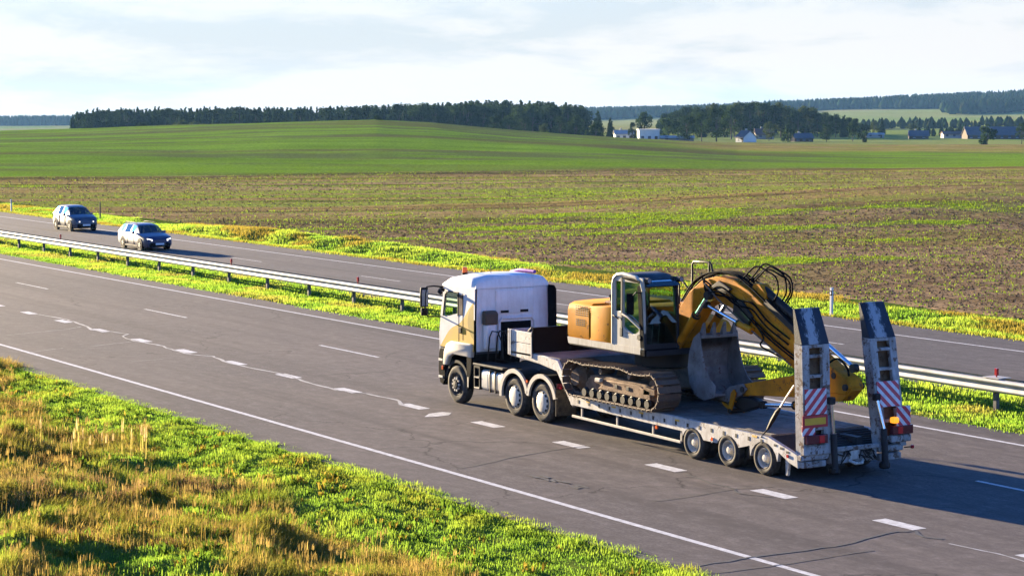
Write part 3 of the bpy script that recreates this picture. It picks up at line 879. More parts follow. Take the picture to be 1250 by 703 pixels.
# ------------------------------------------------------------------ tractor unit
def tractor():
    t = thing('tractor_unit', (-1.3, 1.25, 0), 'white six-wheel tractor unit with gold sweep on its door, pulling the low loader', 'truck')
    Y0, Y1 = 0.03, 2.47
    # near and far cab sides with the door window cut out
    def xf_side(y, s):
        def fn(u, w, th):
            lean = 0.20 * max(0, (w - 2.24)) / 1.0 * max(0, min(1, (-3.0 - u) / 1.1))   # windscreen rake
            tum = 0.03 * max(0, (w - 2.4))
            return (u + lean, y + s * (th - 0) + s * tum, w)
        return fn
    us = [-4.10, -3.93, -3.06, -2.98, -2.80, -2.15]; ws = [1.52, 2.40, 2.52, 3.08, 3.26]
    side = MB().panel(us, ws, {(1, 1), (1, 2)}, xf_side(Y0, 1), .05)
    side.build('cab_side', 'cab livery', t, smooth=30)
    MB().panel(us, ws, {(1, 1), (1, 2)}, xf_side(Y1, -1), .05).build('cab_side', 'white paint', t, smooth=30)
    # fill the window step so that its lower edge slopes down forward
    MB().prism([(-3.06, 2.40), (-3.06, 2.53), (-3.55, 2.42), (-3.93, 2.40)], Y0 - .001, Y0 + .05).build('door_sill', 'cab livery', t)
    for y in (Y0 + .035, Y1 - .035):
        MB().add([(-3.93, y, 2.39), (-3.05, y, 2.39), (-3.02, y, 3.10), (-3.76, y, 3.10)], [(0, 1, 2, 3)]).build('door_window', 'clear glass', t, smooth=0)
    # window surround, pillar and sliding quarter behind it
    MB().box(-3.10, -3.04, Y0 - .012, Y0 + .02, 2.45, 3.10).build('door_pillar', 'black plastic', t, bevel=.008)
    MB().box(-3.02, -2.80, Y0 - .008, Y0 + .012, 2.48, 3.06).build('pillar_panel', 'timber dark', t, bevel=.01)
    MB().tube([(-3.90, Y0 - .006, 2.40), (-3.78, Y0, 3.02), (-3.60, Y0 + .01, 3.10), (-3.08, Y0 + .01, 3.10)], .02, 6).build('window_seal', 'black plastic', t)
    # door shut lines and handle
    MB().box(-3.045, -3.03, Y0 - .004, Y0 + .01, 1.58, 2.46).box(-2.815, -2.80, Y0 - .004, Y0 + .01, 1.80, 3.1).build('shut_line', 'black plastic', t)
    MB().box(-3.02, -2.86, Y0 - .03, Y0 + .01, 1.98, 2.14).build('door_handle', 'black plastic', t, bevel=.015)
    # rear wall with recessed lower centre, front wall and windscreen
    rear = MB().panel([0.03, .70, .87, 1.87, 2.20, 2.47], [1.52, 2.32, 2.52, 3.22, 3.26], {(2, 0)}, lambda u, w, th: (-2.15 - th, u, w), .05)
    rear.build('cab_rear_wall', 'white paint', t)
    MB().box(-2.16, -2.12, .70, 1.92, 2.55, 3.20).build('rear_panel', 'white paint', t, bevel=.02, seg=2)
    MB().tube([(-2.13, .80, 1.55), (-2.13, .80, 2.30), (-2.13, .90, 2.42), (-2.13, 1.86, 2.42), (-2.13, 1.96, 2.30), (-2.13, 1.96, 1.55)], .04, 6).build('recess_frame', 'white paint', t)
    for y in (.98, 1.62): MB().box(-2.13, -2.10, y - .13, y + .13, 2.57, 2.64).build('vent_grip', 'black plastic', t, bevel=.01)
    MB().box(-2.20, -2.17, .85, 1.90, 1.4, 2.40).build('recess_back', 'matt black', t)
    fr = [(-4.10, 1.50), (-4.14, 2.0), (-4.11, 2.22), (-3.90, 3.26), (-3.86, 3.26), (-4.05, 2.22), (-4.05, 1.50)]
    MB().prism([(-4.14, 1.30), (-4.16, 1.9), (-4.11, 2.24), (-4.05, 2.24), (-4.05, 1.30)], Y0, Y1).build('front_panel', 'white paint', t, bevel=.03)
    MB().add([(-4.10, Y0 + .08, 2.24), (-4.10, Y1 - .08, 2.24), (-3.90, Y1 - .1, 3.22), (-3.90, Y0 + .1, 3.22)], [(0, 1, 2, 3)]).build('windscreen', 'clear glass', t, smooth=0)
    # domed roof: lofted rings along X
    rings = []
    for (x, zt, ins) in ((-4.02, 3.24, .10), (-3.98, 3.36, .12), (-3.70, 3.54, .12), (-3.2, 3.62, .10), (-2.5, 3.62, .10), (-2.22, 3.58, .12), (-2.15, 3.46, .16)):
        a, c = Y0 + .03, Y1 - .03; zb = 3.25
        rings.append([(x, a, zb), (x, a + .01, zb + (zt - zb) * .45), (x, a + ins, zb + (zt - zb) * .8), (x, a + .55, zt), (x, 1.25, zt + .02), (x, c - .55, zt), (x, c - ins, zb + (zt - zb) * .8), (x, c - .01, zb + (zt - zb) * .45), (x, c, zb)])
    roof = MB().loft(rings).build('cab_roof', 'white paint', t, smooth=50)
    MB().tube([(-3.98, 2.2, 3.42), (-3.75, 2.2, 3.56), (-3.3, 2.2, 3.64), (-2.5, 2.2, 3.64)], .055, 6).build('roof_stripe', 'purple paint', roof)
    MB().prism([(-3.98, 3.26), (-4.28, 3.18), (-4.30, 3.12), (-3.95, 3.14)], Y0 + .15, Y1 - .15).build('sun_visor', 'black plastic', t, bevel=.01)
    MB().tube([(-2.9, 1.0, 3.6), (-2.9, 1.0, 3.92)], .012, 5).build('aerial', 'black plastic', t)
    bc = MB().cyl((-3.70, .62, 3.52), (-3.70, .62, 3.60), .085, 14)
    bb = bc.build('beacon_base', 'black plastic', t)
    MB().cyl((-3.70, .62, 3.60), (-3.70, .62, 3.76), .078, 14, .066).build('beacon_lens', 'amber plastic', bb, bevel=.015)
    # side deflectors at the rear corners
    MB().prism([(-2.15, 1.55), (-1.72, 1.55), (-1.76, 3.20), (-1.86, 3.30), (-2.15, 3.30)], 2.42, 2.46).build('side_deflector', 'matt black', t, bevel=.01)
    # interior
    MB().box(-4.0, -2.2, .1, 2.4, 1.45, 1.60).build('cab_floor', 'seat cloth', t)
    for y in (.62, 1.85):
        MB().prism([(-3.35, 1.6), (-2.85, 1.6), (-2.62, 2.75), (-2.74, 2.82), (-2.86, 2.74), (-2.98, 2.12), (-3.38, 2.10)], y - .25, y + .25).build('seat', 'seat cloth', t, bevel=.04, seg=2)
    MB().prism([(-4.04, 1.6), (-3.75, 1.6), (-3.65, 2.15), (-3.8, 2.28), (-4.04, 2.26)], .12, 2.38).build('dashboard', 'seat cloth', t, bevel=.03)
    MB().lathe((-3.52, .62, 2.32), [(.21, -.018), (.225, 0), (.21, .018), (.195, 0), (.21, -.018)], 20).build('steering_wheel', 'black plastic', t)
    # mirrors on hoop arms
    arm = MB().tube([(-3.95, .05, 3.20), (-4.18, -.12, 3.22), (-4.26, -.30, 3.20), (-4.27, -.34, 3.0), (-4.27, -.36, 2.5), (-4.24, -.30, 2.36), (-4.02, .02, 2.36)], .022, 7).build('mirror_arm', 'black plastic', t)
    MB().prism([(-.12, 0), (.12, 0), (.13, .30), (.11, .56), (-.11, .56), (-.13, .30)], 0, .09, 'y').build('mirror_housing', 'black plastic', arm, bevel=.03, seg=2, xf=lambda p: (-4.27 + p[1] * -1.0, -.36 + p[0], 2.62 + p[2]))
    MB().prism([(-.10, 0), (.10, 0), (.10, .22), (-.10, .22)], 0, .1, 'y').build('mirror_housing', 'black plastic', arm, bevel=.03, seg=2, xf=lambda p: (-4.25 + p[1] * -1.0, -.36 + p[0], 2.38 + p[2]))
    MB().box(-4.264, -4.258, -.46, -.26, 2.66, 3.12).build('mirror_glass', 'mirror face', arm)
    MB().tube([(-3.85, .02, 3.12), (-3.84, -.10, 3.16), (-3.70, -.22, 3.10), (-3.62, -.20, 3.06)], .05, 8).build('kerb_mirror', 'black plastic', t)
    arm2 = MB().tube([(-3.95, 2.45, 3.20), (-4.2, 2.65, 3.22), (-4.27, 2.84, 3.0), (-4.27, 2.86, 2.5), (-4.02, 2.48, 2.36)], .022, 7).build('mirror_arm', 'black plastic', t)
    MB().box(-4.33, -4.25, 2.74, 2.98, 2.62, 3.16).build('mirror_housing', 'black plastic', arm2, bevel=.03, seg=2)
    # lower front: bumper, corner step, wheel arch and mud guards
    bump = MB().prism([(-4.06, .46), (-3.86, .42), (-3.74, .60), (-3.74, 1.50), (-4.06, 1.50), (-4.14, 1.30), (-4.16, .80)], .0, 2.5).build('bumper', 'matt black', t, bevel=.04)
    for z in (.62, 1.10): MB().box(-4.12, -3.88, -.015, .05, z, z + .07).build('bumper_trim', 'rim paint', bump, bevel=.01)
    MB().box(-3.93, -3.85, -.02, .03, .86, .98).build('side_indicator', 'amber plastic', bump, bevel=.01)
    def arch(cx, cz, ri, ro, y0, y1, a0, a1, n=14):
        pr = [(cx + ro * math.cos(R(a0 + (a1 - a0) * k / n)), cz + ro * math.sin(R(a0 + (a1 - a0) * k / n))) for k in range(n + 1)]
        pi_ = [(cx + ri * math.cos(R(a1 - (a1 - a0) * k / n)), cz + ri * math.sin(R(a1 - (a1 - a0) * k / n))) for k in range(n + 1)]
        mb = MB(); n2 = n + 1
        for k in range(n):
            o0, o1, i0, i1 = pr[k], pr[k + 1], pi_[n - k], pi_[n - k - 1]
            mb.hexa([(i0[0], y0, i0[1]), (o0[0], y0, o0[1]), (o0[0], y1, o0[1]), (i0[0], y1, i0[1]), (i1[0], y0, i1[1]), (o1[0], y0, o1[1]), (o1[0], y1, o1[1]), (i1[0], y1, i1[1])])
        return mb
    # cream upper fender moulding of the front wheel
    fen = MB().prism([(-3.86, 1.02), (-3.80, 1.40), (-3.66, 1.62), (-3.42, 1.72), (-2.30, 1.74), (-2.24, 1.64), (-2.30, 1.34), (-2.62, 1.36), (-2.80, 1.36), (-3.30, 1.36), (-3.52, 1.26), (-3.66, 1.02)], -.02, .10).build('fender', 'cream fender', t, bevel=.03, seg=2)
    MB().prism([(-3.80, 1.36), (-3.42, 1.74), (-2.22, 1.76), (-2.22, 1.36)], .10, 2.42).build('cab_base', 'matt black', t)
    arch(-3.11, .53, .60, .68, .02, .42, 8, 172).build('wheel_arch', 'black plastic', t)
    MB().prism([(-2.56, .46), (-2.44, .46), (-2.30, 1.0), (-2.26, 1.36), (-2.56, 1.36)], .0, .50).build('mud_guard', 'matt black', t, bevel=.02)
    MB().box(-2.50, -2.44, -.005, .02, .52, .80).build('mud_guard_trim', 'aluminium', t)
    # air intake and hoses behind the cab
    MB().prism([(-2.10, 2.28), (-1.86, 2.28), (-1.84, 2.58), (-1.92, 2.66), (-2.10, 2.66)], .22, .62).build('air_intake', 'timber dark', t, bevel=.03)
    MB().prism([(-2.10, 1.60), (-1.9, 1.60), (-1.88, 2.28), (-2.10, 2.28)], .26, .58).build('intake_duct', 'white paint', t, bevel=.03)
    for k, y in enumerate((.30, .55, .72)):
        MB().tube([(-1.90, y, 1.30), (-1.80, y, 1.95), (-1.75, y + .05, 2.12), (-1.66, y + .18, 2.10), (-1.6, y + .28, 1.8), (-1.58, y + .3, 1.35)], .022, 6).build('air_line', 'greasy black', t)
    # chassis
    for y in (.82, 1.68): MB().box(-3.9, 2.1, y - .05, y + .05, .78, 1.08).build('chassis_rail', 'dark steel', t, bevel=.01)
    for x in (-1.6, .6): MB().box(x - .06, x + .06, .85, 1.65, .84, 1.02).build('cross_member', 'dark steel', t)
    MB().box(-2.16, -.10, .35, 2.15, 1.10, 1.16).build('catwalk', 'dark steel', t, bevel=.01)
    MB().box(-2.20, -.60, -.01, .60, 1.17, 1.23).build('catwalk_edge', 'dark steel', t, bevel=.015)
    MB().prism([(.0, 1.10), (1.4, 1.10), (1.5, 1.20), (.9, 1.28), (.1, 1.26)], .75, 1.75).build('fifth_wheel', 'greasy black', t, bevel=.02)
    MB().box(-2.3, -.5, .7, 1.8, .45, .85).build('gearbox', 'greasy black', t, bevel=.05)
    for x in (-3.11, 0, 1.38):
        MB().cyl((x, .3, .53), (x, 2.2, .53), .09, 10).build('axle', 'greasy black', t)
    # step frame, side locker, fuel tanks
    MB().panel([-2.16, -2.10, -1.88, -1.82], [.52, .58, .82, .88, 1.10, 1.16], {(1, 1), (1, 3)}, lambda u, w, th: (u, .0 + th, w), .40).build('step_frame', 'black plastic', t, bevel=.006)
    for z in (.83, .54): MB().box(-2.12, -1.86, -.01, .06, z, z + .03).build('step', 'aluminium', t)
    def tank(x0, x1, mat, nm):
        pr = []
        for (cy_, cz_, a0) in ((.47, .98, 0), (.12, .98, 90), (.12, .62, 180), (.47, .62, 270)):
            for k in range(5):
                q = R(a0 + 22.5 * k); pr.append((cy_ + .11 * math.cos(q), cz_ + .11 * math.sin(q)))
        return MB().prism(pr, x0, x1, 'x').build(nm, mat, t, bevel=.012)
    tank(-1.76, -1.42, 'rim paint', 'battery_box')
    tank(-1.40, -.92, 'aluminium', 'fuel_tank')
    tank(-.90, -.64, 'steel rim', 'urea_tank')
    for x in (-1.30, -1.02): MB().box(x - .02, x + .02, -.002, .6, .50, 1.10).build('tank_strap', 'dark steel', t)
    # rear mud guards, one arch over each wheel
    for cx in (0.0, 1.38):
        arch(cx, .55, .63, .70, -.02, .62, 12, 186 if cx == 0 else 172).build('fender', 'black plastic', t, smooth=40)
        arch(cx, .55, .62, .735, -.035, .03, 12, 186 if cx == 0 else 172).build('fender_edge', 'cream fender', t, smooth=40)
        arch(cx, .55, .63, .70, 1.88, 2.52, 12, 172).build('fender', 'black plastic', t, smooth=40)
    MB().box(2.06, 2.09, -.01, .62, .25, .95).build('mud_flap', 'rubber', t)
    MB().box(2.06, 2.09, 1.88, 2.5, .25, .95).build('mud_flap', 'rubber', t)
    MB().box(2.04, 2.10, .02, .40, .96, 1.10).build('tail_lamp', 'tail lamp red', t, bevel=.01)
    MB().cyl((.69, -.045, 1.02), (.69, -.02, 1.02), .04, 10).build('side_marker', 'amber plastic', t)
    MB().cyl((2.14, .1, .98), (2.10, .1, .98), .035, 10).build('brake_lamp', 'brake light', t)
    make_wheel(t, -3.11, .0, .53, .53, .30, 'steer')
    make_wheel(t, -3.11, 2.5, .53, .53, .30, 'far', 1)
    for x in (0, 1.38):
        make_wheel(t, x, .0, .53, .53, .28, 'cover'); make_wheel(t, x, .32, .53, .53, .28, 'far')
        make_wheel(t, x, 2.5, .53, .53, .28, 'far', 1); make_wheel(t, x, 2.18, .53, .53, .28, 'far', 1)
    return t
tractor()

# ------------------------------------------------------------------ low loader trailer
TY0, TY1 = -0.20, 2.76
def trailer():
    t = thing('low_loader_trailer', (7.0, 1.28, 0), 'worn white three-axle low loader trailer with two raised loading ramps at its tail', 'trailer')
    # gooseneck deck and its box
    MB().prism([(-.10, 1.66), (-.06, 1.80), (1.70, 1.80), (2.36, 1.76), (3.06, .93), (3.06, .60), (2.62, 1.10), (2.30, 1.46), (1.50, 1.56)], TY0 + .06, TY1 - .06).build('gooseneck', 'chalky white paint', t, bevel=.02)
    MB().prism([(1.22, 1.805), (1.70, 1.805), (2.36, 1.765), (3.05, .94), (3.05, .95), (2.37, 1.78), (1.70, 1.82), (1.22, 1.82)], TY0 + .12, TY1 - .12).build('gooseneck_deck', 'deck timber', t)
    for j in range(2):
        z = 1.72 + j * .32
        MB().box(-.06, 1.10, TY0 + .06, TY0 + .10, z, z + .31).build('side_board', 'chalky white paint', t, bevel=.012)
        MB().box(-.06, 1.10, TY1 - .10, TY1 - .06, z, z + .31).build('side_board', 'chalky white paint', t, bevel=.012)
    for x in (-.07, .02, 1.08): MB().box(x, x + .06, TY0 + .03, TY0 + .06, 1.68, 2.37).build('board_post', 'chalky white paint', t, bevel=.008)
    MB().box(-.06, -.01, TY0 + .12, TY1 - .12, 1.82, 2.36).build('head_board', 'chalky white paint', t, bevel=.012)
    MB().box(1.14, 1.20, TY0 + .04, TY1 - .04, 1.82, 2.50).build('bulkhead', 'matt black', t, bevel=.012)  # shade on this rear-facing wall is put into its black colour
    MB().box(.2, .9, .5, 1.9, 1.83, 2.16).build('tool_locker', 'dark steel', t, bevel=.03)
    MB().tube([(.75, -.0, 2.35), (.85, .02, 2.44), (.95, .1, 2.40), (1.0, .2, 2.3)], .05, 7).build('rolled_tarp', 'seat cloth', t)
    MB().cyl((.69, .9, 1.66), (.69, .9, 1.2), .09, 10).build('king_pin', 'greasy black', t)
    # side beams with wheel cut-outs
    def side_beam(y0, y1):
        top = [(3.04, .935), (7.4, .930), (11.22, .900), (12.26, .625)]
        low = [(12.30, .34), (12.0, .42), (11.62, .60)]
        for k in range(9):       # arches over the rear wheels
            a = R(10 + 160 * k / 8); low.append((11.08 + .50 * math.cos(a), .36 + .47 * math.sin(a) - .06))
        low.append((10.56, .62))
        for cx in (9.74, 8.38):
            for k in range(7):
                a = R(28 + 124 * k / 6); low.append((cx + .47 * math.cos(a), .36 + .45 * math.sin(a) - .06))
        low += [(7.95, .62), (3.08, .69)]
        return MB().prism(top + low, y0, y1)
    side_beam(TY0, TY0 + .10).build('side_beam', 'chalky white paint', t, smooth=30)
    side_beam(TY1 - .10, TY1).build('side_beam', 'chalky white paint', t, smooth=30)
    # lashing pockets and reflectors along the near side
    xs = np.linspace(3.45, 11.0, 17)
    for i, x in enumerate(xs):
        zt = .93 - (x - 3.0) * .004
        MB().box(x - .035, x + .035, TY0 - .006, TY0 + .004, zt - .17, zt - .08).build('lashing_pocket', 'greasy black', t)
    for x in (3.9, 5.05, 6.25, 7.75, 10.75):
        MB().box(x - .09, x + .09, TY0 - .008, TY0 + .003, .83, .87).build('side_reflector', 'warning yellow', t)
    for x in (6.9, 9.15): MB().cyl((x, TY0 + .02, .58), (x, TY0 - .02, .58), .045, 10).build('side_marker', 'amber plastic', t)
    # underride rail
    MB().box(3.10, 7.85, TY0 + .02, TY0 + .06, .36, .43).build('underride_rail', 'cream fender', t, bevel=.012, xf=lambda p: (p[0], p[1], p[2] - (p[0] - 3.1) * .012))
    for x in (3.5, 5.1, 6.65, 7.82): MB().box(x - .025, x + .025, TY0 + .06, TY0 + .10, .34, .72).build('rail_post', 'cream fender', t)
    # frame below
    for y in (.82, 1.74): MB().box(3.0, 12.1, y - .09, y + .09, .40, .86).build('main_beam', 'dark steel', t)
    for x in np.arange(3.6, 11.3, .95): MB().box(x - .05, x + .05, TY0 + .1, TY1 - .1, .70, .86).build('cross_member', 'dark steel', t)
    MB().box(2.3, 2.9, .5, 2.0, .9, 1.3).build('hydraulic_pack', 'greasy black', t, bevel=.04)
    # timber deck, plank by plank
    n = 13; w = (TY1 - TY0 - .24) / n
    for k in range(n):
        y = TY0 + .12 + k * w
        x = 3.06
        for x1 in ((5.4, 8.1, 11.2) if k % 2 else (4.3, 6.9, 9.6, 11.2)):
            dz = random.uniform(-.008, .006)
            MB().box(x + .006, x1 - .006, y + .006, y + w - .006, .87, .932 + dz).build('deck_plank', 'deck timber', t, bevel=.006)
            x = x1
    # sloping tail with grip bars
    MB().prism([(11.22, .90), (12.30, .60), (12.30, .52), (11.22, .80)], TY0 + .1, TY1 - .1).build('tail_slope', 'dark steel', t)
    for k in range(9):
        x = 11.34 + k * .11; z = .905 - (x - 11.22) * .278
        MB().box(x - .018, x + .018, .72, TY1 - .14, z - .02, z + .028).build('grip_bar', 'dark steel', t)
    # rear bumper: battered beam and boxes
    MB().box(12.22, 12.40, .66, 2.00, .36, .70).build('rear_beam', 'flaking white paint', t, bevel=.02)
    MB().box(12.38, 12.46, .62, 2.02, .64, .74).build('rear_lip', 'flaking white paint', t, bevel=.015)
    for (y0, y1, z0, z1, m_) in ((TY0, .60, .50, .63, 'flaking white paint'), (TY0 + .05, .52, .34, .48, 'flaking white paint'), (2.05, TY1, .52, .66, 'flaking white paint'), (2.08, TY1 - .06, .32, .48, 'flaking white paint')):
        MB().box(12.26, 12.42, y0, y1, z0, z1).build('rear_box', m_, t, bevel=.02)
    rc = random.Random(3)
    for k in range(6):                       # tangle of cables and air lines hanging on the beam
        y = rc.uniform(.8, 1.8); p = [(12.42, y, rc.uniform(.5, .68))]
        for q_ in range(4):
            y = min(1.95, max(.7, y + rc.uniform(-.25, .25))); p.append((12.44 + rc.uniform(0, .05), y, rc.uniform(.34, .66)))
        MB().tube(p, .018, 6).build('coupling_line', 'greasy black', t)
    MB().box(12.40, 12.44, 1.18, 1.46, .42, .66).build('hitch_plate', 'chalky white paint', t, bevel=.03)
    MB().box(12.40, 12.43, .72, 1.0, .42, .60).build('patch_plate', 'flaking white paint', t, bevel=.02)
    MB().tube([(12.42, 1.15, .42), (12.54, 1.25, .36), (12.54, 1.45, .36), (12.42, 1.55, .42)], .035, 7).build('tow_loop', 'chalky white paint', t)
    # loading ramps folded upright
    def ramp(y0, y1, lean, lean2, sign):
        X = lambda z: 12.36 - lean * (z - .35)
        def sh(p): return (X(p[2]) + p[0], p[1], p[2])
        zt, zk = 3.84, 3.06
        wl = .20
        body = MB().box(-.02, .10, y0, y0 + wl, .62, zk)
        rp = body.build('loading_ramp', 'flaking white paint', t, bevel=.012, xf=sh)
        MB().box(-.02, .10, y1 - wl, y1, .62, zk).build('stringer', 'flaking white paint', rp, bevel=.012, xf=sh)
        MB().box(-.20, -.02, y0 + .01, y0 + .06, .62, zk + .02).build('stringer_web', 'flaking white paint', rp, xf=sh)
        MB().box(-.20, -.02, y1 - .06, y1 - .01, .62, zk + .02).build('stringer_web', 'flaking white paint', rp, xf=sh)
        MB().box(-.16, -.12, y0 + .06, y1 - .06, .7, zk).build('back_plate', 'muddy steel', rp, xf=sh)
        for z in (3.02, 2.80, 2.36, 1.95, 1.20, .82):
            MB().box(-.01, .09, y0 + wl, y1 - wl, z - .035, z + .035).build('rung', 'flaking white paint', rp, bevel=.008, xf=sh)
        # tapered dark tip bending forwards
        xk = X(zk)
        xt = xk - lean2 * (zt - zk)
        MB().hexa([(xk - .18, y0, zk), (xk + .10, y0, zk), (xk + .10, y1, zk), (xk - .18, y1, zk), (xt - .05, y0 + .03, zt), (xt + .02, y0 + .03, zt), (xt + .02, y1 - .03, zt), (xt - .05, y1 - .03, zt)]).build('ramp_tip', 'worn ramp plate', rp, bevel=.012)
        return rp, sh
    rp, sh = ramp(-.14, .63, .045, .31, 1)
    MB().box(.105, .125, -.10, .50, 1.52, 2.09).build('chevron_plate', 'chevron rising', rp, xf=sh)
    MB().box(.105, .125, -.20, .16, 1.06, 1.30).build('chevron_plate', 'chevron rising', rp, xf=sh)
    mp = MB().box(.128, .140, -.20, .51, 1.24, 1.51).build('marker_plate', 'red paint', rp, xf=sh)
    MB().box(.141, .146, -.14, .45, 1.30, 1.45).build('yellow_panel', 'warning yellow', rp, xf=sh)
    lamp = MB().box(.06, .20, -.13, .47, .88, 1.08).build('tail_lamp', 'tail lamp red', rp, bevel=.015, xf=sh)
    MB().box(.201, .208, .22, .36, .90, 1.06).build('lamp_lens', 'brake light', rp, xf=sh)
    MB().box(-.02, .13, -.16, .56, .62, .84).build('lamp_box', 'flaking white paint', rp, bevel=.02, xf=sh)
    rp2, sh2 = ramp(2.09, 2.86, .174, .40, -1)
    MB().box(.105, .125, 2.14, 2.78, 1.52, 2.09).build('chevron_plate', 'chevron falling', rp2, xf=sh2)
    # lower plate, lamps and boxes of the far side hang on the fixed frame
    MB().box(12.46, 12.48, 2.50, 2.90, 1.08, 1.54).build('chevron_plate', 'chevron falling', t)
    MB().box(12.36, 12.50, 2.38, 2.98, .90, 1.10).build('tail_lamp', 'tail lamp red', t, bevel=.015)
    MB().box(12.501, 12.508, 2.52, 2.66, .92, 1.08).build('lamp_lens', 'brake light', t)
    MB().box(12.36, 12.52, 2.38, 2.54, 1.16, 1.30).build('flashing_lamp', 'amber light', t, bevel=.04, seg=2)
    MB().box(12.34, 12.46, 2.36, 2.96, .72, .88).build('lamp_box', 'flaking white paint', t, bevel=.02)
    MB().tube([(12.40, 2.80, .58), (12.42, 2.98, .58)], .015, 6).build('marker_stalk', 'black plastic', t)
    MB().box(12.38, 12.46, 2.98, 3.06, .54, .62).build('marker_lamp', 'red reflector', t, bevel=.02)
    MB().cyl((11.95, TY0 - .02, .56), (11.95, TY0 + .02, .56), .04, 10).build('side_marker', 'red reflector', t)
    for x, z in ((11.5, .72), (11.72, .68), (11.94, .62)):
        MB().box(x - .05, x + .05, TY0 - .006, TY0 + .004, z, z + .05).build('lashing_pocket', 'greasy black', t)
    # ramp lifting rams
    for (y, z1, l) in ((.66, 1.78, .045), (2.12, 1.74, .174)):
        xt = 12.36 - l * 1.4
        MB().cyl((12.52, y + .03, .20), (12.52 - .06, y + .01, 1.06), .075, 14).build('ram_cylinder', 'excavator grey', t)
        MB().cyl((12.46, y + .01, 1.06), (xt + .16, y - .06, z1), .042, 12).build('ram_rod', 'chrome', t)
        MB().box(xt + .08, xt + .22, y - .13, y + .03, z1 - .06, z1 + .1).build('ram_bracket', 'dark steel', t, bevel=.02)
        MB().box(12.40, 12.58, y - .10, y + .14, .16, .32).build('ram_foot', 'greasy black', t, bevel=.04)
    # axles
    for x in (8.38, 9.74, 11.08):
        make_wheel(t, x, TY0 + .0, .395, .395, .24, 'trailer'); make_wheel(t, x, TY0 + .29, .395, .395, .24, 'far')
        make_wheel(t, x, TY1 - .02, .395, .395, .24, 'far', 1); make_wheel(t, x, TY1 - .29, .395, .395, .24, 'far', 1)
        MB().cyl((x, .1, .405), (x, 2.5, .405), .075, 10).build('axle', 'greasy black', t)
    MB().box(10.42, 10.45, TY0 + .06, .35, .28, .72).build('mud_flap', 'rubber', t)
    MB().tube([(9.1, TY0 + .02, .64), (9.08, TY0, .56), (9.14, TY0, .5), (9.2, TY0, .56), (9.18, TY0 + .02, .64)], .02, 6).build('lashing_ring', 'galvanised steel', t)
    MB().prism([(11.80, .10), (11.9, .10), (11.95, .52), (11.78, .52)], TY0 + .05, TY0 + .12).build('support_leg', 'chalky white paint', t, bevel=.02)
    return t
trailer()

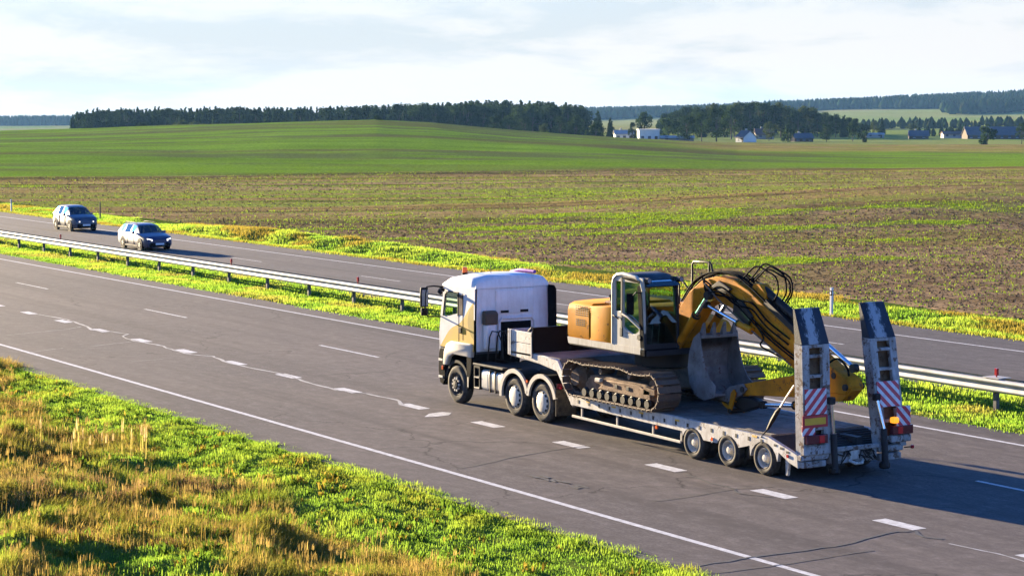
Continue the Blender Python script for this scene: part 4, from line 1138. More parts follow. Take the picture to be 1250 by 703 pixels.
# ------------------------------------------------------------------ crawler excavator riding on the trailer
def excavator():
    t = thing('excavator', (5.1, 1.26, .94), 'yellow crawler excavator with cream cab and folded boom, carried on the low loader', 'excavator')
    YC = 1.26; DZ = .94
    def track(y0, y1):
        # loop of shoes round sprocket, sagging top run and idler
        path = []
        path += [(3.55 + (6.75 - 3.55) * k / 20, DZ + .045) for k in range(20)]
        for k in range(9): a = R(-90 + 180 * k / 8); path.append((6.78 + .43 * math.cos(a), DZ + .475 + .43 * math.sin(a) * .98))
        top = [(6.5, 1.80), (6.0, 1.79), (5.6, 1.86), (5.2, 1.87), (4.8, 1.84), (4.3, 1.83), (3.9, 1.80), (3.6, 1.83)]
        path += top
        for k in range(9): a = R(90 + 180 * k / 8); path.append((3.36 + .42 * math.cos(a), DZ + .475 + .43 * math.sin(a)))
        pts = [np.array(p) for p in path]; pts.append(pts[0])
        seg = [np.linalg.norm(b_ - a) for a, b_ in zip(pts[:-1], pts[1:])]; Lt = sum(seg)
        n = 50; pos = []
        for k in range(n):
            q = Lt * k / n; i = 0
            while q > seg[i]: q -= seg[i]; i += 1
            d = (pts[i + 1] - pts[i]) / seg[i]; pos.append((pts[i] + d * q, math.atan2(d[1], d[0])))
        # frame carries everything
        ym = (y0 + y1) / 2
        fr = MB().prism([(3.75, 1.30), (4.0, 1.55), (4.9, 1.60), (6.4, 1.57), (6.72, 1.50), (6.72, 1.18), (3.8, 1.14)], ym - .17, ym + .17).build('track_frame', 'muddy steel', t, bevel=.03)
        outer = y0 if y0 < YC else y1
        sgn = -1 if y0 < YC else 1
        MB().prism([(4.4, 1.24), (6.7, 1.20), (6.7, 1.42), (6.2, 1.52), (4.8, 1.50)], ym + sgn * .17, ym + sgn * .22).build('frame_plate', 'muddy steel', fr, bevel=.02)
        MB().box(4.35, 4.60, ym + sgn * .17, ym + sgn * .28, 1.42, 1.52).build('frame_step', 'cream fender', fr, bevel=.02)
        for x in (5.2, 5.7): MB().box(x, x + .12, ym + sgn * .22, ym + sgn * .24, 1.34, 1.44).build('frame_cover', 'greasy black', fr, bevel=.01)
        for k in range(9):
            x = 3.85 + k * .345
            MB().lathe((x, ym, 1.10), [(.001, -.26), (.10, -.26), (.105, -.22), (.13, -.20), (.13, -.14), (.09, -.12), (.09, .12), (.13, .14), (.13, .20), (.10, .26), (.001, .26)], 16).build('track_roller', 'greasy black', fr)
        for x in (4.5, 5.75): MB().lathe((x, ym, 1.69), [(.001, -.2), (.07, -.2), (.09, -.1), (.09, .1), (.07, .2), (.001, .2)], 14).build('carrier_roller', 'track steel', fr)
        MB().lathe((6.76, ym, 1.42), [(.001, -.20), (.12, -.20), (.14, -.12), (.33, -.09), (.36, -.06), (.36, .06), (.33, .09), (.14, .12), (.12, .20), (.001, .20)], 26).build('idler', 'muddy steel', fr)
        MB().prism([(6.4, 1.30), (6.9, 1.34), (6.9, 1.50), (6.4, 1.54)], ym + sgn * .14, ym + sgn * .22).build('idler_yoke', 'muddy steel', fr, bevel=.02)
        sp = MB().lathe((3.40, ym, 1.42), [(.001, -.24), (.20, -.24), (.24, -.12), (.30, -.06), (.30, .06), (.24, .12), (.20, .24), (.001, .24)], 26)
        for k in range(15):
            a = 2 * math.pi * k / 15
            sp.prism([(3.40 + .28 * math.cos(a - .1), 1.42 + .28 * math.sin(a - .1)), (3.40 + .36 * math.cos(a - .04), 1.42 + .36 * math.sin(a - .04)), (3.40 + .36 * math.cos(a + .04), 1.42 + .36 * math.sin(a + .04)), (3.40 + .28 * math.cos(a + .1), 1.42 + .28 * math.sin(a + .1))], ym - .04, ym + .04)
        sp.build('sprocket', 'muddy steel', fr)
        # one shoe, shared by all; local: x along the run, y across, z outwards
        hw = (y1 - y0) / 2
        ms = MB().box(-.080, .080, -hw, hw, -.012, .014).box(-.082, -.062, -hw, hw, -.050, -.010).box(.058, .070, -hw, hw, -.030, -.010)
        ms.box(-.075, .075, -.14, -.07, .012, .075).box(-.075, .075, .07, .14, .012, .075)
        src = ms.build('track_shoe', 'track steel', None, smooth=0); col.objects.unlink(src)
        for (p, a) in pos:
            share(src, 'track_shoe', fr, (p[0] - 5.1, ym - 1.26, p[1] - .94), (random.uniform(-.01, .01), -a, 0))
        return fr
    track(-.38, .30)
    track(2.22, 2.90)
    MB().prism([(4.2, 1.30), (6.0, 1.30), (5.7, 1.80), (4.5, 1.80)], .30, 2.22).build('undercarriage', 'muddy steel', t, bevel=.05)
    sw = MB(); n = 32
    prof = [(.62, 1.80), (.72, 1.84), (.72, 2.14), (.60, 2.22)]
    sw.loft([[(5.1 + r_ * math.cos(2 * math.pi * k / n), YC + r_ * math.sin(2 * math.pi * k / n), z) for k in range(n)] for r_, z in prof])
    sw.build('slew_ring', 'greasy black', t)
    # upper structure: deck plate following a rounded tail
    def tail(y, rad=2.72):
        return 5.1 - math.sqrt(max(rad ** 2 - (y - YC) ** 2, 0))
    def outline(inset=0.0, front=6.15, ya=-.06, yb=2.58):
        ys = np.linspace(ya + inset, yb - inset, 13)
        return [(front, yb - inset)] + [(tail(y) + inset, y) for y in ys[::-1]] + [(front, ya + inset)]
    MB().prism(outline(.03, 6.22), 2.20, 2.34, 'z').build('upper_deck', 'excavator grey', t, bevel=.02)
    # cream skirt round the lower edge
    o1, o2 = outline(-.01, 6.02), outline(.06, 6.02)
    sk = MB()
    for i in range(1, len(o1) - 1):
        a, b_, c, d = o1[i], o1[i + 1], o2[i + 1], o2[i]
        if i == len(o1) - 2: pass
        sk.hexa([(a[0] + .05, a[1], 2.24), (b_[0] + .05, b_[1], 2.24), (c[0], c[1], 2.24), (d[0], d[1], 2.24), (a[0], a[1], 2.40), (b_[0], b_[1], 2.40), (c[0], c[1], 2.40), (d[0], d[1], 2.40)])
    sk.build('lower_skirt', 'excavator cream', t, smooth=40)
    # counterweight: rounded yellow block with bevelled top
    def cw_ring(z, ins, x1=3.70):
        ys = np.linspace(-.06 + ins, 2.58 - ins, 15)
        return [(x1, 2.58 - ins, z)] + [(tail(y) + ins * 1.2, y, z) for y in ys[::-1]] + [(x1, -.06 + ins, z)]
    MB().loft([cw_ring(2.401, .03), cw_ring(2.46, .0), cw_ring(3.10, .0), cw_ring(3.24, .04), cw_ring(3.31, .14)]).build('counterweight', 'excavator yellow', t, smooth=40)
    # engine housing panel by the cab
    MB().prism([(3.72, 2.40), (4.72, 2.40), (4.72, 3.32), (3.72, 3.26)], -.05, .95).build('engine_door', 'excavator yellow', t, bevel=.03, seg=2)
    MB().prism([(3.72, 2.40), (5.2, 2.40), (5.2, 3.30), (3.72, 3.26)], .96, 2.57).build('engine_hood', 'excavator yellow', t, bevel=.04, seg=2)
    MB().box(4.0, 4.7, .2, .9, 3.33, 3.40).build('hood_cover', 'muddy steel', t, bevel=.03)
    MB().tube([(3.9, .5, 3.28), (3.9, .5, 3.46), (3.84, .5, 3.50)], .05, 8).build('exhaust_stub', 'greasy black', t)
    # louvres: each slot its own piece
    src = MB().box(-.028, .028, -.006, .006, -.012, .012).build('louvre_slot', 'greasy black', None, smooth=0); col.objects.unlink(src)
    lp = bpy.data.objects['counterweight']
    def slots(x0, x1, z0, z1, nx, nz, par):
        for i in range(nx):
            for j in range(nz):
                x = x0 + (x1 - x0) * i / (nx - 1)
                share(src, 'louvre_slot', par, (x - 5.1, -.062 - 1.26, z0 + (z1 - z0) * j / (nz - 1) - .94))
    slots(3.12, 3.62, 3.0, 3.22, 6, 5, lp)
    slots(3.14, 3.50, 2.74, 2.88, 5, 4, lp)
    # right-hand tool box and walkway with the handrail
    MB().prism([(5.2, 2.30), (6.3, 2.30), (6.3, 2.75), (6.1, 2.95), (5.2, 3.1)], 1.72, 2.57).build('tool_box', 'excavator yellow', t, bevel=.04)
    MB().tube([(4.72, 2.42, 3.2), (4.72, 2.42, 4.28), (4.78, 2.42, 4.36), (5.45, 2.42, 4.38), (5.52, 2.42, 4.33), (5.95, 2.42, 3.1)], .028, 8).build('handrail', 'greasy black', t)
    MB().tube([(5.44, 2.42, 4.38), (5.40, 2.42, 3.2)], .026, 8).build('handrail', 'greasy black', t)
    MB().tube([(4.72, 2.02, 3.2), (4.72, 2.02, 3.8), (4.9, 2.02, 3.86), (5.4, 2.02, 3.5)], .024, 8).build('handrail', 'greasy black', t)
    # ---- operator's cab: frame of panels with real openings
    CY0, CY1 = -.06, .98
    us = [4.74, 4.90, 5.14, 5.24, 6.02, 6.16]
    ws = [2.36, 2.72, 3.24, 3.98, 4.12]
    def near(y, s):
        def fn(u, w, th):
            r_ = 0.0
            if w > 4.05: u2 = 4.74 + (u - 4.74) * .90 + .06
            elif w > 3.9: u2 = 4.74 + (u - 4.74) * .955 + .01
            else: u2 = u - .10 * max(0, (3.0 - w)) * (u > 6.1) * 0
            return (u2, y + s * th, w)
        return fn
    holes = {(1, 2), (3, 1), (3, 2)}
    cabn = MB().panel(us, ws, holes, near(CY0, 1), .05).build('cab', 'excavator cream', t, bevel=.01)
    MB().panel(us, ws, {(1, 2), (3, 2), (2, 2)}, near(CY1, -1), .05).build('cab_far_side', 'excavator grey', cabn)
    # rounded rear corner and roof edge bar
    MB().tube([(4.77, CY0 + .03, 2.4), (4.77, CY0 + .03, 3.9), (4.82, CY0 + .03, 4.04), (4.95, CY0 + .03, 4.13), (5.2, CY0 + .03, 4.16), (5.75, CY0 + .03, 4.12), (6.0, CY0 + .03, 4.0), (6.08, CY0 + .03, 3.8)], .055, 8).build('cab_rim', 'excavator cream', cabn)
    MB().box(4.74, 4.79, CY0 + .05, CY1 - .05, 2.36, 3.30).build('rear_panel', 'excavator cream', cabn)
    MB().add([(4.77, CY0 + .05, 3.30), (4.77, CY1 - .05, 3.30), (4.80, CY1 - .05, 4.05), (4.80, CY0 + .05, 4.05)], [(0, 1, 2, 3)]).build('rear_window', 'green glass', cabn, smooth=0)
    MB().add([(4.88, CY0 + .03, 3.22), (5.16, CY0 + .03, 3.22), (5.16, CY0 + .03, 4.0), (4.90, CY0 + .03, 4.0)], [(0, 1, 2, 3)]).build('side_window', 'green glass', cabn, smooth=0)
    MB().add([(5.22, CY0 + .03, 2.70), (6.04, CY0 + .03, 2.70), (6.02, CY0 + .03, 4.0), (5.20, CY0 + .03, 4.0)], [(0, 1, 2, 3)]).build('door_window', 'green glass', cabn, smooth=0)
    MB().prism([(5.24, 2.72), (5.80, 2.60), (6.02, 2.72), (6.02, 3.06), (5.92, 2.80), (5.72, 2.70), (5.5, 2.74)], CY0 - .002, CY0 + .05).build('door_lower', 'excavator cream', cabn)
    MB().prism([(5.24, 2.72), (5.24, 2.86), (5.42, 2.78), (5.62, 2.72)], CY0 - .002, CY0 + .05).build('door_corner', 'excavator cream', cabn)
    MB().box(5.14, 5.22, CY0 - .012, CY0 + .03, 2.70, 4.06).build('door_seal', 'excavator grey', cabn, bevel=.01)
    MB().box(5.12, 5.24, CY0 - .03, CY0 + .01, 2.62, 2.84).build('door_latch', 'excavator grey', cabn, bevel=.015)
    MB().tube([(5.22, CY0 - .01, 3.18), (5.5, CY0 - .03, 3.12), (5.8, CY0 - .02, 2.98), (6.0, CY0 - .01, 2.88)], .028, 6).build('door_rail', 'cream fender', cabn)
    MB().tube([(4.84, CY0 - .03, 3.12), (4.96, CY0 - .05, 3.10), (5.08, CY0 - .03, 3.05)], .018, 6).build('grab_handle', 'greasy black', cabn)
    MB().cyl((5.95, CY0 - .025, 2.66), (5.95, CY0 + .0, 2.66), .07, 14).build('door_lock', 'greasy black', cabn)
    # front frame, windscreen, roof
    MB().box(6.10, 6.20, CY0 - .01, CY0 + .07, 2.36, 4.0).build('front_pillar', 'excavator grey', cabn, bevel=.02, xf=lambda p: (p[0] - .16 * max(0, p[2] - 3.0), p[1], p[2]))
    MB().box(6.10, 6.20, CY1 - .07, CY1 + .01, 2.36, 4.0).build('front_pillar', 'excavator grey', cabn, bevel=.02, xf=lambda p: (p[0] - .16 * max(0, p[2] - 3.0), p[1], p[2]))
    MB().box(6.00, 6.175, CY0 - .012, CY0 + .02, 2.40, 3.92).build('pillar_cover', 'matt black', cabn, bevel=.012, xf=lambda p: (p[0] - .16 * max(0, p[2] - 3.0), p[1], p[2]))
    MB().prism([(5.20, 4.06), (6.0, 3.98), (6.0, 4.04), (5.75, 4.08), (5.2, 4.10)], CY0 - .03, CY0 + .02).build('door_header', 'matt black', cabn)
    MB().box(5.98, 6.20, CY0 - .01, CY1, 2.20, 2.38).build('cab_nose', 'matt black', cabn, bevel=.02)
    MB().box(6.08, 6.18, CY0 + .07, CY1 - .07, 2.30, 2.50).build('front_sill', 'excavator grey', cabn, bevel=.02)
    MB().add([(6.15, CY0 + .06, 2.45), (6.15, CY1 - .06, 2.45), (6.15, CY1 - .06, 3.0), (6.15, CY0 + .06, 3.0)], [(0, 1, 2, 3)]).build('lower_windscreen', 'green glass', cabn, smooth=0)
    MB().add([(6.15, CY0 + .06, 3.0), (6.15, CY1 - .06, 3.0), (6.01, CY1 - .06, 3.92), (6.01, CY0 + .06, 3.92)], [(0, 1, 2, 3)]).build('windscreen', 'green glass', cabn, smooth=0)
    MB().prism([(4.86, 4.02), (4.90, 4.14), (5.2, 4.20), (5.75, 4.17), (6.02, 4.04), (6.10, 3.88), (5.98, 3.88), (5.7, 3.98), (4.95, 4.02)], CY0 + .04, CY1).build('cab_roof', 'excavator grey', cabn, bevel=.03, seg=2)
    MB().prism([(5.98, 3.90), (6.20, 3.92), (6.16, 4.03), (5.96, 4.06)], CY0 + .05, CY1 - .02).build('roof_visor', 'green glass', cabn)
    for y in (CY0 + .10, CY1 + .02):
        lb = MB().tube([(6.02, y, 4.06), (6.22, y, 4.06)], .07, 12).build('work_light', 'greasy black', cabn)
        MB().cyl((6.221, y, 4.06), (6.226, y, 4.06), .055, 12).build('light_lens', 'mirror face', cabn)
    am = MB().tube([(5.98, CY0, 3.75), (6.05, CY0 - .18, 3.78), (6.02, CY0 - .24, 3.70)], .018, 6).build('mirror_arm', 'greasy black', cabn)
    MB().prism([(-.10, 0), (.10, .0), (.11, .3), (.09, .52), (-.10, .52), (-.11, .2)], 0, .06, 'y').build('wing_mirror', 'matt black', cabn, bevel=.025, seg=2, xf=lambda p: (5.84 + p[0] * .85 - p[1] * .6, CY0 - .22 + p[0] * .4 + p[1], 3.22 + p[2]))
    # inside: seat, console, levers
    MB().prism([(5.0, 2.6), (5.55, 2.6), (5.60, 2.85), (5.22, 2.92), (5.10, 3.65), (4.96, 3.70), (4.95, 2.9)], .22, .74).build('seat', 'seat cloth', cabn, bevel=.05, seg=2)
    for y in (.12, .80):
        MB().box(5.3, 5.75, y - .07, y + .07, 2.5, 3.02).build('console', 'black plastic', cabn, bevel=.03)
        MB().tube([(5.68, y, 3.0), (5.74, y, 3.22)], [.018, .03], 6).build('joystick', 'black plastic', cabn)
    for y in (.36, .56): MB().tube([(5.85, y, 2.4), (5.92, y, 2.9), (5.86, y, 3.02)], .014, 5).build('travel_lever', 'mirror face', cabn)
    MB().box(4.82, 6.1, CY0 + .06, CY1 - .06, 2.36, 2.42).build('cab_floor', 'seat cloth', cabn)
    # ---- boom, stick, bucket: plates swept across Y round the machine's middle
    def plate(prof, hw, nm, mat, par, bev=.02):
        return MB().prism(prof, YC + .12 - hw, YC + .12 + hw).build(nm, mat, par, bevel=bev)
    BY = YC + .12
    boom = plate([(5.75, 2.45), (6.05, 2.32), (6.45, 3.0), (6.85, 3.42), (7.35, 3.62), (8.0, 3.52), (8.7, 3.10), (9.6, 2.62), (10.6, 2.18), (11.7, 1.86), (12.25, 1.86), (12.40, 2.05), (12.30, 2.22), (11.6, 2.50), (10.4, 3.06), (9.4, 3.58), (8.7, 3.96), (8.1, 4.16), (7.4, 4.20), (6.85, 4.08), (6.3, 3.75), (5.9, 3.35), (5.68, 2.75)], .21, 'boom', 'excavator boom yellow', t)
    for y in (BY - .212, BY + .212):
        MB().prism([(7.05, 3.70), (7.55, 3.62), (8.3, 3.42), (8.9, 3.3), (8.5, 3.85), (7.8, 4.02), (7.1, 3.98)], y - .014, y + .014).build('boom_side_plate', 'excavator boom yellow', boom, bevel=.01)
    # stick folded back under the boom
    stick = plate([(12.42, 1.98), (12.25, 2.26), (11.9, 2.38), (11.0, 2.22), (10.2, 2.08), (8.9, 1.80), (8.45, 1.70), (8.4, 1.52), (8.6, 1.44), (9.4, 1.52), (10.4, 1.60), (11.6, 1.66), (12.1, 1.70)], .17, 'stick', 'excavator boom yellow', t)
    stick_off = .0
    for (x, z, w_) in ((12.28, 2.04, .27), (8.50, 1.58, .24), (11.85, 2.26, .23), (5.95, 2.60, .32), (7.25, 3.74, .30)):
        MB().cyl((x, BY - w_, z), (x, BY + w_, z), .075, 14).build('pivot_pin', 'greasy black', boom)
    # cylinders
    def ram(p0, p1, frac, r_, nm, par, m0='excavator boom yellow'):
        a, b_ = np.array(p0), np.array(p1); q = a + (b_ - a) * frac
        c = MB().cyl(a, q, r_, 14).build(nm, m0, par)
        MB().cyl(q - (b_ - a) * .03, q, r_ * 1.12, 14).build('gland', 'greasy black', c)
        MB().cyl(q, b_, r_ * .52, 12).build('piston_rod', 'chrome', c)
        MB().cyl(b_ - np.array([0, .07, 0]), b_ + np.array([0, .07, 0]), r_ * 1.0, 12).build('rod_eye', 'greasy black', c)
    for y in (BY - .36, BY + .36):
        ram((6.05, y, 2.40), (7.30, y, 3.74), .62, .105, 'boom_cylinder', boom)
    ram((9.0, BY, 4.0), (12.30, BY, 2.46), .66, .10, 'stick_cylinder', boom, 'greasy black')
    ram((8.95, BY - .30, 3.02), (7.15, BY - .30, 3.50), .30, .085, 'adjusting_cylinder', boom)
    ram((11.5, BY - .02, 1.52), (9.05, BY - .02, 1.26), .52, .095, 'bucket_cylinder', stick)
    MB().prism([(8.70, 4.0), (9.25, 3.72), (9.25, 3.92), (9.02, 4.12), (8.8, 4.14)], BY - .14, BY + .14).build('cylinder_bracket', 'excavator boom yellow', boom, bevel=.02)
    # hoses laid over the boom back, and the loops at its bend
    def hose(pts, r_=.024):
        # Catmull-Rom through the points
        P_ = [np.array(p, float) for p in pts]; P_ = [2 * P_[0] - P_[1]] + P_ + [2 * P_[-1] - P_[-2]]; out = []
        for i in range(1, len(P_) - 2):
            for k in range(5):
                u = k / 5; p0, p1, p2, p3 = P_[i - 1:i + 3]
                out.append(.5 * (2 * p1 + (p2 - p0) * u + (2 * p0 - 5 * p1 + 4 * p2 - p3) * u * u + (3 * p1 - p0 - 3 * p2 + p3) * u ** 3))
        out.append(P_[-2])
        MB().tube(out, r_, 6).build('hose', 'matt black', boom, smooth=60)
    for k in range(6):
        y = BY - .18 + k * .07; j = random.uniform(-.03, .04)
        hose([(5.95, y, 3.5), (6.4, y, 3.95 + j), (6.95, y, 4.22 + j), (7.6, y + j, 4.30 + j), (8.2, y, 4.24 + j), (8.7, y + j, 4.02 + j), (9.3, y, 3.72 + j)])
    for (x, y, h_) in ((8.55, BY - .10, .50), (8.70, BY + .02, .56), (8.8, BY + .12, .50), (8.65, BY + .18, .42)):
        hose([(x - .35, y, 4.12), (x - .1, y, 4.3), (x + .25, y + .02, 3.95 + h_ + .08), (x + .65, y + .03, 3.9 + h_ + .04), (x + 1.02, y + .02, 3.9 + h_ * .8), (x + 1.12, y, 3.98), (x + .95, y - .02, 3.72)], .022)
    for k in range(2):
        y = BY - .27 - .02 * k
        hose([(7.0 + .1 * k, y, 4.1 - .1 * k), (7.5, y, 3.9 - .12 * k), (8.0 + .1 * k, y - .02, 3.84 - .1 * k), (8.6, y, 3.5 - .06 * k), (9.6, y, 2.95 - .06 * k), (10.8, y, 2.45 - .06 * k)], .022)
    for k in range(2):          # dark bundle sagging along the near flank
        y = BY - .25 - .03 * (k % 3); o_ = .13 * k
        hose([(6.9 + o_, y, 4.16 - o_ * .4), (7.15, y - .03, 3.85 - o_ * .3), (7.7, y - .05, 3.98 - o_), (8.35, y - .03, 3.72 - o_), (8.9, y, 3.66 - o_), (9.5, y - .02, 3.30 - o_), (10.3, y, 2.95 - o_)], .022)
    MB().prism([(8.15, 3.35), (8.75, 3.10), (8.95, 3.35), (8.5, 3.72), (8.2, 3.70)], BY - .29, BY - .21).build('valve_block', 'greasy black', boom, bevel=.03)
    MB().prism([(9.2, 3.66), (11.2, 2.66), (11.25, 2.78), (9.3, 3.78)], BY - .19, BY + .19).build('boom_back_strip', 'greasy black', boom, bevel=.01)
    hose([(11.6, BY - .2, 2.5), (12.0, BY - .24, 2.66), (12.3, BY - .22, 2.50), (12.36, BY - .2, 2.30)], .026)
    hose([(9.0, BY - .25, 3.2), (9.4, BY - .30, 2.9), (9.3, BY - .3, 2.7), (10.0, BY - .26, 2.5)], .022)
    MB().tube([(7.05, BY - .30, 4.02), (7.6, BY - .33, 3.7), (8.9, BY - .31, 3.05), (10.4, BY - .28, 2.35)], .02, 6).build('hydraulic_pipe', 'track steel', boom)
    MB().prism([(7.3, 3.95), (7.9, 3.80), (8.1, 3.95), (7.6, 4.12)], BY - .30, BY - .21).build('hose_clamp_plate', 'greasy black', boom, bevel=.02)
    # bucket: curved shell open to the rear, teeth up
    bw = .55
    outer = [(7.22, 2.82), (7.02, 2.68), (6.86, 2.35), (6.80, 1.95), (6.88, 1.58), (7.10, 1.34), (7.45, 1.26), (7.85, 1.36)]
    inner = [(7.26, 2.80), (7.07, 2.65), (6.92, 2.34), (6.86, 1.95), (6.94, 1.61), (7.13, 1.40), (7.45, 1.32), (7.83, 1.42)]
    bk = MB()
    for (a, c), (b_, d) in zip(zip(outer[:-1], inner[:-1]), zip(outer[1:], inner[1:])):
        bk.hexa([(a[0], BY - bw, a[1]), (b_[0], BY - bw, b_[1]), (b_[0], BY + bw, b_[1]), (a[0], BY + bw, a[1]), (c[0], BY - bw, c[1]), (d[0], BY - bw, d[1]), (d[0], BY + bw, d[1]), (c[0], BY + bw, c[1])])
    bucket = bk.build('bucket', 'bucket steel', t, smooth=50)
    sp = [(7.24, 2.86), (7.00, 2.70), (6.83, 2.35), (6.77, 1.95), (6.85, 1.56), (7.08, 1.31), (7.45, 1.22), (7.88, 1.34), (7.90, 1.62), (7.66, 1.78), (7.44, 2.10), (7.32, 2.48)]
    for y in (BY - bw - .03, BY + bw + .001):
        MB().prism(sp, y, y + .03).build('side_plate', 'bucket steel', bucket, bevel=.006)
    for y in (BY - .46, BY - .155, BY + .155, BY + .46):
        MB().hexa([(7.12, y - .07, 2.72), (7.28, y - .07, 2.72), (7.28, y + .07, 2.72), (7.12, y + .07, 2.72), (7.27, y - .035, 3.08), (7.30, y - .035, 3.08), (7.30, y + .035, 3.08), (7.27, y + .035, 3.08)]).build('tooth', 'bucket steel', bucket, bevel=.01)
    MB().box(7.16, 7.30, BY - bw, BY + bw, 2.70, 2.78).build('cutting_lip', 'bucket steel', bucket, bevel=.01)
    # hinge ears and tipping link at the stick's end
    for y in (BY - .22, BY + .17):
        MB().prism([(7.55, 1.24), (7.9, 1.2), (8.5, 1.46), (8.66, 1.60), (8.5, 1.72), (8.0, 1.6), (7.7, 1.42)], y, y + .05).build('hinge_ear', 'bucket steel', bucket, bevel=.01)
        MB().prism([(8.0, .98), (8.12, .95), (8.32, 1.48), (8.22, 1.56), (8.12, 1.46)], y - .07, y - .02).build('tipping_link', 'excavator boom yellow', stick, bevel=.012)
        MB().prism([(7.70, 1.20), (7.78, 1.12), (8.12, .98), (8.10, 1.10)], y - .03, y + .03).build('link_rod', 'excavator boom yellow', stick, bevel=.012)
    MB().cyl((8.10, BY - .3, 1.02), (8.10, BY + .3, 1.02), .06, 12).build('link_pin', 'greasy black', stick)
    MB().prism([(8.0, 1.1), (8.5, 1.05), (9.0, 1.22), (9.05, 1.32), (8.6, 1.40), (8.2, 1.36)], BY - .12, BY + .12).build('link_block', 'greasy black', stick, bevel=.03)
    return t
excavator()

# lashing chain with tensioner between ramp and deck edge
ch = thing('lashing_strap', (11.0, -.1, .9), 'frayed lashing strap with dark tensioner, tied down beside the near ramp', 'strap')
MB().tube([(11.75, .12, 2.10), (11.52, .06, 1.78), (11.38, .02, 1.56)], .022, 6).build('strap', 'cream fender', ch)
MB().tube([(11.38, .02, 1.56), (11.30, .0, 1.46), (11.18, -.04, 1.25), (11.06, -.08, 1.04)], [.03, .055, .055, .03], 8).build('tensioner', 'greasy black', ch)
MB().tube([(11.06, -.08, 1.04), (11.0, -.16, .92), (11.0, -.215, .86)], .018, 6).build('hook', 'greasy black', ch)

